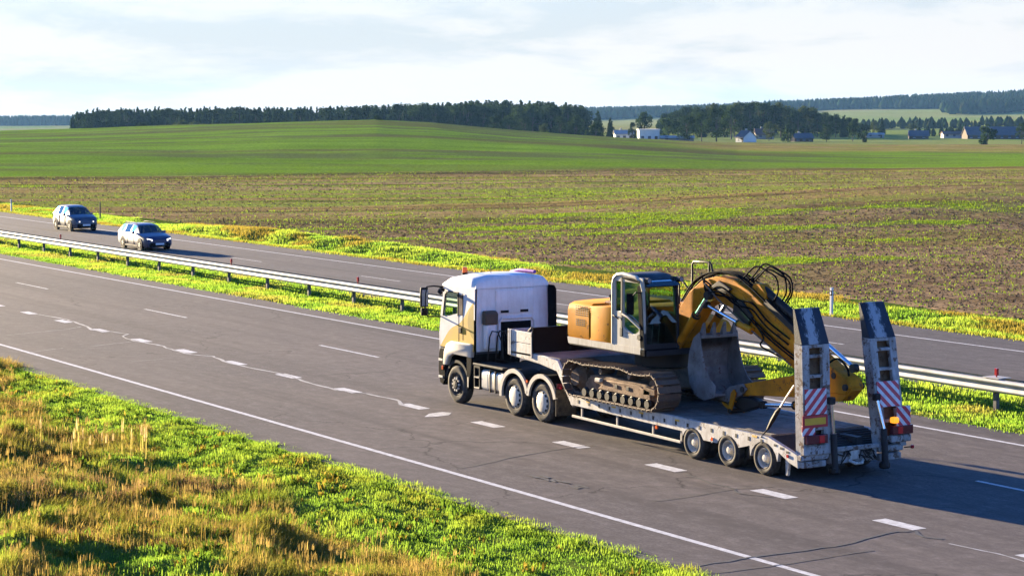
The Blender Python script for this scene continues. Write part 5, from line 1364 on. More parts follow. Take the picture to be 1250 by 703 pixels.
# ------------------------------------------------------------------ oncoming cars
def car(loc, rz, body_mat, style, label):
    t = thing('car', loc, label, 'car')
    # stations from tail to nose: x, underside, belt height, belt half width, top height, top half width
    if style == 'wagon':
        S = [(-2.30, .42, .74, .70, .80, .66), (-2.24, .28, .92, .80, .98, .74), (-2.16, .22, .96, .84, 1.10, .70), (-1.86, .20, .97, .86, 1.41, .57), (-1.20, .18, .96, .87, 1.45, .60),
             (-1.12, .18, .96, .87, 1.455, .60), (-.20, .18, .945, .87, 1.46, .61), (-.10, .18, .94, .87, 1.46, .61), (.42, .18, .93, .87, 1.40, .60), (.50, .18, .93, .87, 1.37, .60), (1.12, .18, .92, .86, .965, .72),
             (1.30, .18, .88, .86, .935, .70), (1.90, .18, .78, .84, .85, .66), (2.16, .20, .68, .79, .77, .60), (2.30, .26, .58, .70, .62, .56)]
        glass_spans = {3: 1, 5: 1, 7: 1}; screen = 9; rear = 2; axles = (-1.34, 1.36)
    else:
        S = [(-2.05, .40, .76, .66, .84, .62), (-1.98, .28, .96, .78, 1.02, .72), (-1.90, .22, 1.0, .82, 1.12, .68), (-1.55, .20, 1.01, .85, 1.46, .56), (-1.05, .18, 1.0, .86, 1.50, .59),
             (-.97, .18, 1.0, .86, 1.505, .59), (-.18, .18, .98, .86, 1.51, .60), (-.08, .18, .98, .86, 1.51, .60), (.48, .18, .97, .86, 1.44, .59), (.56, .18, .96, .86, 1.41, .59), (1.22, .18, .95, .85, 1.0, .71),
             (1.38, .18, .92, .85, .965, .69), (1.80, .18, .82, .83, .88, .66), (2.02, .20, .72, .78, .80, .60), (2.14, .26, .60, .70, .66, .56)]
        glass_spans = {3: 1, 5: 1, 7: 1}; screen = 9; rear = 2; axles = (-1.24, 1.30)
    def ring(q):
        x, zu, zb, wb, zt, wt = q
        h = [(0, zu), (wb * .86, zu), (wb * .97, zu + .10), (wb, zu + (zb - zu) * .45), (wb * 1.0, zu + (zb - zu) * .62), (wb * .985, zb), (wt + (wb - wt) * .06, zt - (zt - zb) * .10 if zt - zb > .2 else zt - .01), (wt * .82, zt), (0, zt + .02)]
        r_ = [(x, y, z) for y, z in h]
        return r_ + [(x, -y, z) for y, z in h[-2:0:-1]]
    rings = [ring(q) for q in S]; n = len(rings[0])
    body = MB(); gl = {}
    vs = [p for r_ in rings for p in r_]
    bf = []
    for i in range(len(S) - 1):
        for k in range(n):
            f = (i * n + k, i * n + (k + 1) % n, (i + 1) * n + (k + 1) % n, (i + 1) * n + k)
            nm = None
            if i in glass_spans and k in (5, n - 6): nm = 'side_window'
            if i == screen and k in (6, 7, n - 8, n - 7): nm = 'windscreen'
            if i == rear and k in (6, 7, n - 8, n - 7): nm = 'rear_window'
            if i == screen and k in (5, n - 6): nm = None
            if nm: gl.setdefault((nm, i, k > n // 2 if nm == 'side_window' else 0), []).append(f)
            else: bf.append(f)
    bf.append(tuple(range(n - 1, -1, -1))); bf.append(tuple(range((len(S) - 1) * n, len(S) * n)))
    body.add(vs, bf)
    def put(mb, nm, mat, par=None, **k):
        o = mb.build(nm, mat, None, **k); o.parent = par or t
        return o
    bo = put(body, 'body', body_mat, smooth=42)
    for (nm, i, s_), fs in gl.items():
        ids = sorted({q for f in fs for q in f}); rm_ = {q: k for k, q in enumerate(ids)}
        put(MB().add([vs[q] for q in ids], [tuple(rm_[q] for q in f) for f in fs]), nm, 'car glass', smooth=60)
    # black sills, lower grille, lamps, plate, mirrors
    L_ = S[-1][0]; zf = S[-2]
    put(MB().box(axles[0] + .36, axles[1] - .36, -.885, .885, .17, .27), 'sill', 'black plastic', bevel=.02)
    put(MB().prism([(L_ - .10, .22), (L_ + .02, .26), (L_ + .035, .46), (L_ - .1, .46)], -.62, .62), 'lower_grille', 'black plastic', bevel=.015)
    put(MB().prism([(L_ - .12, .52), (L_ + .0, .52), (L_ - .05, .66), (L_ - .16, .68)], -.30, .30), 'grille', 'black plastic', bevel=.01)
    for s_ in (-1, 1):
        put(MB().hexa([(L_ - .12, s_ * .42, .57), (L_ + .04, s_ * .44, .56), (L_ - .07, s_ * .735, .56), (L_ - .25, s_ * .735, .56), (L_ - .14, s_ * .42, .68), (L_ + .0, s_ * .44, .66), (L_ - .10, s_ * .73, .72), (L_ - .28, s_ * .72, .73)]), 'headlight', 'headlight lens', bevel=.015)
        put(MB().box(.50, .66, s_ * .86, s_ * 1.03, .92, 1.06), 'wing_mirror', body_mat, bevel=.035, seg=2)
        put(MB().box(-2.1 if style == 'wagon' else -1.9, -1.95 if style == 'wagon' else -1.75, s_ * .80, s_ * .845, .72, .98), 'tail_lamp', 'tail lamp red', bevel=.02)
    put(MB().box(L_ + .036, L_ + .046, -.26, .26, .34, .45), 'number_plate', 'number plate')
    for s_ in (-.66, .66): put(MB().tube([(-1.7, s_ * .84, 1.46), (-1.5, s_ * .84, 1.53), (.0, s_ * .86, 1.54), (.25, s_ * .86, 1.47)], .016, 6), 'roof_rail', 'black plastic') if style == 'wagon' else None
    for x in (-.15, -1.05): put(MB().box(x - .02, x + .14, -.885, -.86, .80, .83), 'door_handle', body_mat, bevel=.008)
    for x in (.42, -.62, -1.5): put(MB().box(x - .006, x + .006, -.876, -.85, .30, .92), 'shut_line', 'black plastic')
    # interior and driver
    put(MB().box(-1.8, 1.1, -.72, .72, .30, .62), 'cabin_floor', 'seat cloth')
    for y in (-.36, .36):
        put(MB().prism([(-.55, .5), (.0, .5), (.0, .66), (-.40, .70), (-.62, 1.16), (-.74, 1.18), (-.70, .7)], y - .22, y + .22), 'seat', 'seat cloth', bevel=.04)
        put(MB().box(-.72, -.64, y - .12, y + .12, 1.18, 1.34), 'headrest', 'seat cloth', bevel=.03)
    put(MB().prism([(.5, .6), (1.1, .6), (1.1, .93), (.62, .93)], -.7, .7), 'dashboard', 'seat cloth', bevel=.03)
    for x in axles:
        for s_ in (-1, 1):
            w_ = make_wheel_local(t, x, s_ * .88, .31, .31, .21, s_)
            ar = MB().lathe((x, s_ * .868, .33), [(.36, .0), (.40, -.012), (.40, .02)], 26, -s_ if s_ > 0 else 1)
            put(MB().cyl((x, s_ * .70, .33), (x, s_ * .8755, .33), .375, 26), 'wheel_arch', 'black plastic')
    t.rotation_euler = (0, 0, rz)
    if style != 'wagon': t.scale = (1.02, 1.0, 1.09)
    return t
def make_wheel_local(t, x, y, z, r, w, s_):
    sv = ROOT[t.name]; ROOT[t.name] = Vector((0, 0, 0))
    o = make_wheel(t, x, y, z, r, w, 'car', s_)
    ROOT[t.name] = sv
    return o
c1 = car((-91.2, 21.35, 0), R(0), 'car slate', 'hatch', 'dark blue-grey hatchback, the rear one of two oncoming cars')
c2 = car((-70.6, 18.02, 0), R(-1), 'car navy', 'wagon', 'navy blue estate car in front, nearest oncoming car beyond the guardrail')

# ------------------------------------------------------------------ trees
def leaf_cloud(centres, radii, per, size, c0, c1, up_bias=0.25, seed=0, shade=None):
    g = np.random.default_rng(seed)
    V = []; T = []
    for c, r_ in zip(centres, radii):
        d = g.normal(size=(per, 3)); d /= np.linalg.norm(d, axis=1)[:, None]
        p = c + d * (r_ * g.uniform(.45, 1.0, (per, 1)))
        nrm = d + g.normal(size=(per, 3)) * .55 + np.array([0, 0, up_bias])
        nrm /= np.linalg.norm(nrm, axis=1)[:, None]
        a = np.cross(nrm, g.normal(size=(per, 3))); a /= np.linalg.norm(a, axis=1)[:, None]
        b_ = np.cross(nrm, a)
        sz = size * g.uniform(.6, 1.3, (per, 1))
        q = np.stack([p - a * sz, p - b_ * sz * .7, p + a * sz, p + b_ * sz * .7], 1)
        V.append(q.reshape(-1, 3))
        m_ = g.uniform(0, 1, (per, 1)); cl = g.uniform(.8, 1.2)
        tc_ = (np.array(c0) * (1 - m_) + np.array(c1) * m_) * cl
        T.append(np.repeat(tc_, 4, 0))
    V = np.concatenate(V); T = np.concatenate(T)
    F = np.arange(len(V)).reshape(-1, 4)
    return V, F, T
GREENS = [((.022, .042, .013), (.044, .072, .020)), ((.018, .036, .013), (.036, .060, .020)), ((.040, .060, .018), (.078, .098, .028)), ((.048, .056, .016), (.092, .092, .028))]
def broadleaf(seed, h, w, pal, clumps=26, per=70, size=.42, base=.18):
    g = np.random.default_rng(seed)
    cs = []; rs = []
    k = 0
    while len(cs) < clumps:
        u = g.uniform(base, 1.0); th = g.uniform(0, 2 * math.pi)
        env = math.sin(math.pi * min(1, (u - base) / (1 - base) * .86 + .10)) ** .6
        rad = w * .5 * env * math.sqrt(g.uniform(.1, 1))
        cs.append(np.array([rad * math.cos(th), rad * math.sin(th), h * u * .92])); rs.append(w * g.uniform(.13, .22))
    V, F, T = leaf_cloud(cs, rs, per, size, *pal, seed=seed)
    tr = MB()
    tr.tube([(0, 0, -1), (g.uniform(-.1, .1), 0, h * .25), (g.uniform(-.3, .3), g.uniform(-.3, .3), h * .7)], [h * .024, h * .018, h * .006], 7)
    for c in cs[:9]:
        z0 = h * g.uniform(.2, .5)
        tr.tube([(0, 0, z0), tuple(c * .6 + np.array([0, 0, z0 * .3])), tuple(c)], [h * .009, h * .006, h * .002], 5)
    return V, F, T, tr
def conifer(seed, h, w, pal, tiers=24, per=62, size=.42):
    g = np.random.default_rng(seed)
    cs = []; rs = []
    for k in range(tiers):
        u = .10 + .90 * k / (tiers - 1); rad = w * .5 * (1 - u) ** .75 + .30
        n = max(1, int(5 * (1 - u) + 1))
        for j in range(n):
            th = 2 * math.pi * (j + g.uniform(0, .7)) / n
            cs.append(np.array([rad * .62 * math.cos(th), rad * .62 * math.sin(th), h * u - rad * .25])); rs.append(rad * .52 + .12)
    V, F, T = leaf_cloud(cs, rs, max(6, int(per * tiers / len(cs) * 1.6)), size, *pal, up_bias=.1, seed=seed)
    tr = MB().tube([(0, 0, -1), (0, 0, h * .5), (0, 0, h * .93)], [h * .014, h * .009, h * .001], 6)
    for k in range(7):
        z = h * (.15 + .1 * k); rd = w * .45 * (1 - z / h); a = g.uniform(0, 6.28)
        tr.tube([(0, 0, z), (rd * math.cos(a), rd * math.sin(a), z - rd * .15)], [h * .004, h * .001], 4)
    return V, F, T, tr
KINDS = {}
def kind(nm, data):
    V, F, T, tr = data
    cm = np_mesh(nm + '_crown', V, F, 'tree leaves', T)
    to = tr.build(nm + '_trunk', 'bark', None); col.objects.unlink(to)
    KINDS[nm] = (cm, to.data, data)
for k in range(4): kind('broad%d' % k, broadleaf(100 + k, 15, 11, GREENS[k]))
for k in range(3): kind('spruce%d' % k, conifer(200 + k, 16, 5.2 + .6 * k, GREENS[k % 2]))
for k in range(2): kind('bush%d' % k, broadleaf(300 + k, 5, 6.5, GREENS[k], clumps=16, per=50, size=.35, base=.05))
TREES = 0
def tree(kd, px, d, h, label, group=None, wide=1.0, zoff=0.0, cat='tree', name=None):
    """tree at screen-bearing px (survey column) and distance d ahead"""
    global TREES
    l = (px - 625) / 2700 * d
    x, y = from_ld(l, d)
    z = gz(ground, x, y) + zoff
    cm, tm, data = KINDS[kd]
    h0 = {'b': 15, 's': 16}[kd[0]] if not kd.startswith('bush') else 5
    t = thing(name or ('conifer_tree' if kd[0] == 's' else 'bush' if kd.startswith('bush') else 'broadleaf_tree'), (x, y, z), label, cat, group)
    t.rotation_euler = (0, 0, random.uniform(0, 6.28)); s_ = h / h0
    t.scale = (s_ * wide, s_ * wide, s_)
    for nm, me in (('trunk', tm), ('crown', cm)):
        o = bpy.data.objects.new(nm, me); col.objects.link(o); o.parent = t
    TREES += 1
    return t
# conifer wood behind the crest, left: its front row tree by tree
gr = 'front row of the conifer wood behind the green hill'
for k in range(84):
    px = 92 + 7.45 * k + random.uniform(-3, 3)
    d = 1010 + random.uniform(-12, 30) + (k % 3) * 8
    hh = 12.4 + 1.8 * random.random() + (1.2 if 470 < px < 720 else 0) - (2.0 if px < 100 else 0)
    tree(random.choice(['spruce0', 'spruce1', 'spruce2', 'spruce1', 'broad1'] if px < 480 else ['broad1', 'spruce1', 'broad0', 'spruce2']), px, d, hh, 'dark tree in the front row of the wood behind the green hill', gr, random.uniform(.85, 1.15))
# low rounded trees before that wood
for px, d, h, lb in ((176, 860, 7.0, 'small round dark tree at the left foot of the conifer wood'), (224, 900, 8.6, 'pale olive rounded tree standing before the conifer wood'), (240, 930, 8.2, 'second olive rounded tree standing before the conifer wood'),
                     (392, 905, 8.4, 'flat-topped pale bush before the wood, left of the hill crest')):
    tree('broad2' if 'olive' in lb or 'pale' in lb else 'broad1', px, d, h, lb, wide=1.25)
tree('bush1', 461, 602, 1.3, 'low dark bush on the very crest of the green hill', wide=1.6, cat='bush')
# trees round the village
row = [(604, 905, 9.6, 'broad1', 1.2, 'dark spreading tree at the left end of the village row'), (622, 900, 9.8, 'broad0', 1.15, 'dark spreading tree, second from the left end of the village row'),
       (640, 905, 9.0, 'broad1', 1.0, 'dark tree, third from the left end of the village row'), (664, 860, 6.8, 'broad2', .8, 'slim pale tree between two dark village trees'),
       (684, 880, 9.4, 'broad1', 1.05, 'dark tree left of the white building'), (703, 880, 9.6, 'broad0', 1.05, 'dark bushy tree nearer the white building'),
       (729, 990, 12.5, 'spruce2', 1.3, 'tall pointed tree left of the white building'), (727, 820, 6.5, 'bush1', .8, 'rounded bush on the field edge left of the white building'),
       (745, 960, 9.5, 'spruce1', 1.3, 'thin pointed tree right beside the white building'), (772, 850, 7.2, 'broad1', .65, 'narrow dark tree standing in front of the white building'),
       (786, 1000, 12, 'broad0', 1.0, 'broad tree rising behind the white building roof'), (838, 870, 9.8, 'broad1', 1.25, 'large dark tree right of the white building'),
       (856, 900, 11.5, 'broad0', .9, 'dark tree crowding against its larger neighbour'), (874, 880, 13.2, 'broad1', 1.05, 'tallest dark tree right of the white building'),
       (892, 980, 14.0, 'broad0', 1.0, 'dark tree behind the gabled house'), (816, 930, 9, 'bush0', .8, 'low bush before the grove right of the white building'),
       (962, 900, 6.5, 'bush1', .8, 'round bush right of the gabled house'), (938, 940, 8.4, 'broad2', .9, 'pale tree behind the gabled house ridge'),
       (1008, 920, 7.4, 'broad1', 1.0, 'dark rounded tree right of the village houses'), (1040, 960, 8.0, 'broad0', 1.0, 'dark rounded tree at the right end of the grove'),
       (1052, 915, 4.6, 'bush0', 1.0, 'low bush at the field edge, right end of the village'), (1075, 1250, 9.5, 'spruce1', 1.4, 'pointed tree before the pale far meadow'),
       (1066, 1260, 8.0, 'broad2', .8, 'pale tree beside the pointed one before the far meadow'), (1112, 1300, 6.5, 'broad2', 1.3, 'pale tree on the far meadow'),
       (1204, 840, 6.6, 'bush0', .9, 'dark round bush in front of the long farm shed'), (1246, 900, 8.6, 'broad0', .9, 'dark tree at the right edge of the picture'),
       (1030, 1150, 11.2, 'spruce0', 1.2, 'pointed conifer right of the big grove')]
for px, d, h, kd, wd, lb in row: tree(kd, px, d, h, lb, wide=wd, cat='bush' if kd.startswith('bush') else 'tree')
gr2 = 'grove of tall trees behind the village'
for k in range(34):
    px = 806 + 7.6 * k + random.uniform(-3, 3)
    top = np.interp(px, [800, 830, 870, 920, 960, 1000, 1040, 1062], [143, 132, 128, 125, 128, 133, 143, 152])
    d = 1120 + random.uniform(-40, 40)
    x, y = from_ld((px - 625) / 2700 * d, d)
    h = 8.32 - (top - 128.5) / 2700 * d - gz(ground, x, y)
    tree(random.choice(['broad0', 'broad1', 'broad1', 'spruce1', 'broad2']), px, d, max(5, h * random.uniform(.80, 1.07)), 'tall dark tree in the grove behind the village houses', gr2, random.uniform(.8, 1.05))
# the depth of the woods, one mass each
def wood(name, label, spots, keys, cat='wood'):
    Vs, Fs, Ts, n = [], [], [], 0
    for (x, y, z, h) in spots:
        V, F, T, tr = KINDS[random.choice(keys)][2]
        pick = rng.choice(len(F), len(F) // 3, replace=False)
        q = F[pick]; vv = V[q.ravel()].reshape(-1, 4, 3); c = vv.mean(1, keepdims=True); vv = (c + (vv - c) * 1.7).reshape(-1, 3)
        a = random.uniform(0, 6.28); ca, sa = math.cos(a), math.sin(a); s_ = h / 15.5
        W = np.stack([vv[:, 0] * ca - vv[:, 1] * sa, vv[:, 0] * sa + vv[:, 1] * ca, vv[:, 2]], -1) * s_ + [x, y, z]
        Vs.append(W); Ts.append(T[q.ravel()]); Fs.append(np.arange(len(W)).reshape(-1, 4) + n); n += len(W)
    o = mesh_obj(name, np_mesh(name, np.concatenate(Vs), np.concatenate(Fs), 'tree leaves', np.concatenate(Ts)))
    return tag(o, label, cat, None, 'stuff')
sp = []
for k in range(430):
    px = random.uniform(94, 716); d = random.uniform(1045, 1230)
    x, y = from_ld((px - 625) / 2700 * d, d); z = gz(ground, x, y)
    top = np.interp(px, [90, 150, 300, 420, 540, 590, 640, 700, 720], [138, 134, 133, 131, 127.5, 124, 125, 128, 133])
    h = 8.32 - (top - 128.5) / 2700 * d - z
    sp.append((x, y, z, max(6, h * random.uniform(.90, 1.0))))
wood('wood', 'dark conifer wood filling the skyline behind the green hill', sp, ['spruce0', 'spruce1', 'broad1', 'spruce2'])
sp = []
for k in range(90):
    px = random.uniform(806, 1062); d = random.uniform(1170, 1300)
    top = np.interp(px, [800, 830, 870, 920, 960, 1000, 1040, 1062], [145, 134, 130, 126, 130, 135, 145, 153])
    x, y = from_ld((px - 625) / 2700 * d, d); z = gz(ground, x, y)
    sp.append((x, y, z, max(5, (8.32 - (top - 128.5) / 2700 * d - z) * random.uniform(.72, .95))))
wood('wood', 'dense grove filling in behind the village trees', sp, ['broad0', 'broad1'])
# far wooded ridges: thousands of tiny crowns as one mass each
def far_wood(name, label, n, pxr, dr, hr, keep=None):
    g = np.random.default_rng(len(label))
    px = g.uniform(*pxr, n); d = g.uniform(*dr, n)
    if keep is not None:
        ok = keep(px, d); px, d = px[ok], d[ok]
    x, y = from_ld((px - 625) / 2700 * d, d); z = ground(x, y); n = len(px)
    h = g.uniform(*hr, n); w = h * g.uniform(.28, .42, n)
    m_ = 6; V = []; T = []
    lv = [(0.05, .55), (.30, 1.0), (.62, .72), (1.0, .04)]
    a0 = g.uniform(0, 6.28, n)
    for (u, f_) in lv:
        for k in range(m_):
            a = a0 + 2 * math.pi * k / m_; j = g.uniform(.7, 1.25, n)
            V.append(np.stack([x + w * f_ * j * np.cos(a), y + w * f_ * j * np.sin(a), z + h * u * g.uniform(.93, 1.05, n)], -1))
            T.append(np.stack([g.uniform(.018, .036, n), g.uniform(.032, .055, n), np.full(n, .014)], -1))
    V = np.stack(V, 1); T = np.stack(T, 1)
    fs = [(i * m_ + k, i * m_ + (k + 1) % m_, (i + 1) * m_ + (k + 1) % m_, (i + 1) * m_ + k) for i in range(3) for k in range(m_)]
    F = (np.arange(n)[:, None, None] * (4 * m_) + np.array(fs)[None]).reshape(-1, 4)
    return tag(mesh_obj(name, np_mesh(name, V.reshape(-1, 3), F, 'tree leaves', T.reshape(-1, 3))), label, 'wood', None, 'stuff')
far_wood('distant_wood', 'hazy blue wooded ridge along the right horizon', 5200, (930, 1420), (2700, 3750), (13, 19), lambda p, d: (d > 3500 - (p - 930) * 1.2) | ((p > 1150) & (d > 2850) & (fbm(p / 60, d / 200, 7, 2) > .45)))
far_wood('distant_wood', 'faint far wood on the horizon between the two groves', 1500, (690, 960), (3300, 3700), (12, 17))
far_wood('distant_wood', 'pale far wood on the horizon at the left edge', 900, (-120, 110), (3450, 3700), (13, 17))
far_wood('hedgerow', 'hedge and scrub on the far meadow, right', 160, (1040, 1330), (1650, 1760), (4, 9))
far_wood('hedgerow', 'scrub line behind the long farm shed', 120, (1120, 1330), (1180, 1240), (3, 6))

# ------------------------------------------------------------------ village
def house(nm, px, d, wid, dep, eave, ridge, wall, roof, label, rz=0.0, wins=3, chim=True, cat='house', flat=False, floors=1):
    l = (px - 625) / 2700 * d; x, y = from_ld(l, d); z = gz(ground, x, y) - .3
    t = thing(nm, (x, y, z), label, cat)
    def put(mb, n_, m_, par=None, **k):
        o = mb.build(n_, m_, None, **k); o.parent = par or t; return o
    a, b_ = wid / 2, dep / 2
    if flat:
        put(MB().box(-a, a, -b_, b_, 0, eave), 'wall', wall)
        put(MB().box(-a - .25, a + .25, -b_ - .25, b_ + .25, eave, eave + .35), 'roof', roof)
    else:
        put(MB().prism([(-b_, 0), (b_, 0), (b_, eave), (0, ridge - .12), (-b_, eave)], -a, a, 'x'), 'wall', wall)
        rf = MB()
        for s_ in (-1, 1):
            rf.hexa([(-a - .4, 0, ridge), (a + .4, 0, ridge), (a + .4, s_ * (b_ + .5), eave - .25), (-a - .4, s_ * (b_ + .5), eave - .25), (-a - .4, 0, ridge + .18), (a + .4, 0, ridge + .18), (a + .4, s_ * (b_ + .5), eave - .05), (-a - .4, s_ * (b_ + .5), eave - .05)])
        r_ = put(rf, 'roof', roof)
        if chim: put(MB().box(-a * .3 - .35, -a * .3 + .35, .3, 1.0, ridge - .6, ridge + .9), 'chimney', 'concrete', r_)
    for fl in range(floors):
        z0 = 1.0 + fl * 2.9
        for k in range(wins):
            xx = -a + wid * (k + .5) / wins
            w_ = put(MB().box(xx - .6, xx + .6, -b_ - .03, -b_ + .02, z0, z0 + 1.3), 'window', 'car slate')
            put(MB().box(xx - .7, xx + .7, -b_ - .08, -b_ - .03, z0 - .1, z0), 'sill', 'plaster white', w_)
    put(MB().box(a * .55, a * .55 + 1.0, -b_ - .04, -b_ + .02, .2, 2.2), 'door', 'timber dark')
    t.rotation_euler = (0, 0, rz)
    return t
RB = math.atan2(RT.y, RT.x)
house('barn', 791, 890, 8.2, 8, 4.7, 4.7, 'plaster white', 'plaster white', 'bright white flat-roofed block, right half of the village building', RB + .05, 3, cat='barn', flat=True)
house('house', 761, 905, 7.5, 7, 3.0, 4.4, 'plaster white', 'concrete', 'low white building with grey roof left of the bright white block', RB + .05, 3)
house('house', 910, 880, 5.0, 6.5, 2.2, 4.8, 'plaster white', 'roof slate', 'white gabled house with steep dark roof near the grove', RB - 1.0, 2, True)
house('house', 978, 930, 8, 6, 1.9, 3.8, 'timber dark', 'roof slate', 'low house with long slate roof right of the gabled house', RB + .2, 3)
house('shed', 826, 885, 13, 5, 1.9, 2.5, 'plaster cream', 'concrete', 'long low pale shed under the dark trees', RB, 3, False, 'shed')
house('house', 1120, 1060, 9, 7, 1.8, 4.2, 'timber dark', 'roof slate', 'small dark-roofed house alone beyond the brown field', RB - .1, 2)
house('shed', 1066, 1100, 9, 6, 2.0, 2.6, 'concrete', 'concrete', 'low grey shed beside the lone dark-roofed house', RB, 2, False, 'shed')
house('shed', 1166, 1110, 14, 8, 2.4, 3.6, 'concrete', 'roof rust', 'short cream shed at the left end of the farm', RB, 4, False, 'shed')
house('farm_building', 1218, 1080, 34, 10, 2.4, 6.2, 'timber dark', 'roof slate', 'long farm building with dark slate roof at the right', RB + .08, 9, False, 'barn')
house('house', 932, 1000, 8, 7, 2.6, 5.0, 'plaster cream', 'roof rust', 'house with rusty roof half hidden behind the gabled house', RB, 2)
house('house', 185, 955, 8, 7, 2.6, 5.0, 'plaster cream', 'roof rust', 'small roof showing above the hill before the conifer wood', RB, 2)

# ------------------------------------------------------------------ grass
def tufts(X, Y, Z, n_blade, h, spread, wid, cols, lean=(0, 0), seed=0, bend=.45, leanf=None):
    """many blades as one mesh: each blade a bent strip of two quads ending narrow"""
    g = np.random.default_rng(seed); n = len(X)
    M = n * n_blade
    rep = lambda q: np.repeat(q, n_blade, 0)
    bx = rep(X) + g.normal(0, 1, M) * rep(spread); by = rep(Y) + g.normal(0, 1, M) * rep(spread); bz = rep(Z)
    a = g.uniform(0, 2 * math.pi, M); hh = rep(h) * g.uniform(.5, 1.15, M)
    bd = g.uniform(.1, 1, M) * bend
    dx, dy = np.cos(a) * bd + lean[0], np.sin(a) * bd + lean[1]
    if leanf is not None: dx, dy = dx + rep(leanf[0]), dy + rep(leanf[1])
    w = wid * g.uniform(.6, 1.3, M) * .5
    ox, oy = -np.sin(a) * w, np.cos(a) * w
    P = np.empty((M, 5, 3))
    P[:, 0] = np.stack([bx - ox, by - oy, bz - .03], -1); P[:, 1] = np.stack([bx + ox, by + oy, bz - .03], -1)
    mx, my, mz = bx + dx * hh * .35, by + dy * hh * .35, bz + hh * .6
    P[:, 2] = np.stack([mx - ox * .8, my - oy * .8, mz], -1); P[:, 3] = np.stack([mx + ox * .8, my + oy * .8, mz], -1)
    P[:, 4] = np.stack([bx + dx * hh, by + dy * hh, bz + hh * (1 - .3 * bd)], -1)
    i = np.arange(M)[:, None] * 5
    F = np.concatenate([i + np.array([[0, 1, 3]]), i + np.array([[0, 3, 2]]), i + np.array([[2, 3, 4]])], 0)
    c = rep(cols) * g.uniform(.75, 1.25, (M, 1))
    return P.reshape(-1, 3), F, np.repeat(c, 5, 0)
def grass_obj(name, label, parts, cat='grass', mat='grass blades'):
    Vs, Fs, Ts, n = [], [], [], 0
    for V, F, T in parts:
        Vs.append(V); Fs.append(F + n); Ts.append(T); n += len(V)
    return tag(mesh_obj(name, np_mesh(name, np.concatenate(Vs), np.concatenate(Fs), mat, np.concatenate(Ts))), label, cat, None, 'stuff')
GREEN, LIME, STRAW, RUSSET, OLIVE = np.array([.160, .300, .028]), np.array([.285, .385, .042]), np.array([.38, .270, .072]), np.array([.215, .135, .042]), np.array([.180, .185, .026])
WIND = (.30, .05)
def scatter(n, x0, x1, y0, y1, seed):
    g = np.random.default_rng(seed)
    return g.uniform(x0, x1, n), g.uniform(y0, y1, n), g
# near verge: short lush strip beside the road, rough dry grass on the bank
X, Y, g = scatter(62000, -34, 26, -21, -7.5, 1)
vis = (Y > -9.0 - (X + 24) * .34) & (Y < -7.45 + edge_wob(X, 3))
X, Y = X[vis], Y[vis]; q = -7.5 - Y
fld = fbm(X / 3.2, Y / 2.4, 33, 3); st2 = fbm(X / 1.1, Y / 1.1, 35, 2)
dry = fld + .20 * sstep(1.8, 4.2, q) - .30 * (1 - sstep(1.4, 3.4, q)) + .16 * (st2 - .5) + .10 * (1 - sstep(-12, -2, X)) * sstep(2.2, 4, q) - .012 * (X - 4)
gm = dry < .50
Z = z_verge(X, Y)
fine = fbm(X / .45, Y / .45, 36, 2)
colr = GREEN + (LIME - GREEN) * sstep(.25, .75, .5 * st2 + .5 * fine)[:, None]
colr = colr + (np.array([.24, .24, .03]) - colr) * (sstep(.55, .75, fbm(X / 1.7, Y / 1.2, 38, 3)) * .75)[:, None]
v1 = fbm(X / 1.3, Y / 1.1, 37, 3)[:, None]; v2 = fbm(X / .6, Y / .6, 42, 2)[:, None]
dcol = STRAW + (RUSSET - STRAW) * sstep(.40, .58, v1)
dcol = dcol + (OLIVE - dcol) * sstep(.46, .62, v2) * .8
dcol = dcol + (np.array([.30, .17, .10]) - dcol) * sstep(.60, .70, fbm(X / 1.0, Y / 1.0, 46, 2))[:, None] * .5
lush = sstep(.56, .66, fbm(X / 1.2, Y / .8, 39, 2))[:, None]
dcol = dcol + (LIME * .8 - dcol) * lush * .8
ang = 6.28 * fbm(X / 2.4, Y / 2.4, 55, 2)
lf = (.22 + .35 * np.cos(ang), .10 + .35 * np.sin(ang))
thin = g.uniform(size=len(X)) < .35 + .9 * sstep(.34, .52, fbm(X / .75, Y / .6, 57, 2))
A_ = gm & (g.uniform(size=len(X)) < .9)
parts = [tufts(X[A_], Y[A_], Z[A_], 12, .03 + .075 * fine[A_] + .07 * sstep(.5, .75, st2[A_]), np.full(A_.sum(), .09), .011, colr[A_], (.10, .03), 2, .7)]
B_ = ~gm & thin
hB = (.10 + .30 * v2[B_, 0] ** 1.5 + .12 * st2[B_])
parts.append(tufts(X[B_], Y[B_], Z[B_], 10, hB, np.full(B_.sum(), .12), .009, dcol[B_], (.08, .02), 3, 1.15, (lf[0][B_] * .8, lf[1][B_] * .8)))
D_ = ~gm & (g.uniform(size=len(X)) < .035)                # taller stalks with seed heads
nD = D_.sum(); hD = g.uniform(.35, .75, nD); cD = (STRAW * .9) * g.uniform(.6, 1.1, (nD, 1))
parts.append(tufts(X[D_], Y[D_], Z[D_], 3, hD, np.full(nD, .07), .007, cD, (.12, .03), 21, .25))
parts.append(tufts(X[D_] + .12 * hD * .8, Y[D_], Z[D_] + hD * .72, 7, np.full(nD, .13), np.full(nD, .035), .012, cD * np.array([.8, .8, .9]), (.2, .05), 22, .5))
E_ = (g.uniform(size=len(X)) < np.where(gm, .05, .12)) & (q > .5)      # broad-leaved weeds
nE = E_.sum(); cE = np.where(g.uniform(size=(nE, 1)) < .3, np.array([[.26, .20, .03]]), np.array([[.10, .17, .018]])) * g.uniform(.6, 1.2, (nE, 1))
parts.append(tufts(X[E_], Y[E_], Z[E_], 9, g.uniform(.08, .26, nE), np.full(nE, .06), .045, cE, (.05, 0), 23, 1.3))
C_ = ~gm & (g.uniform(size=len(X)) < .45)                # low green under the straw
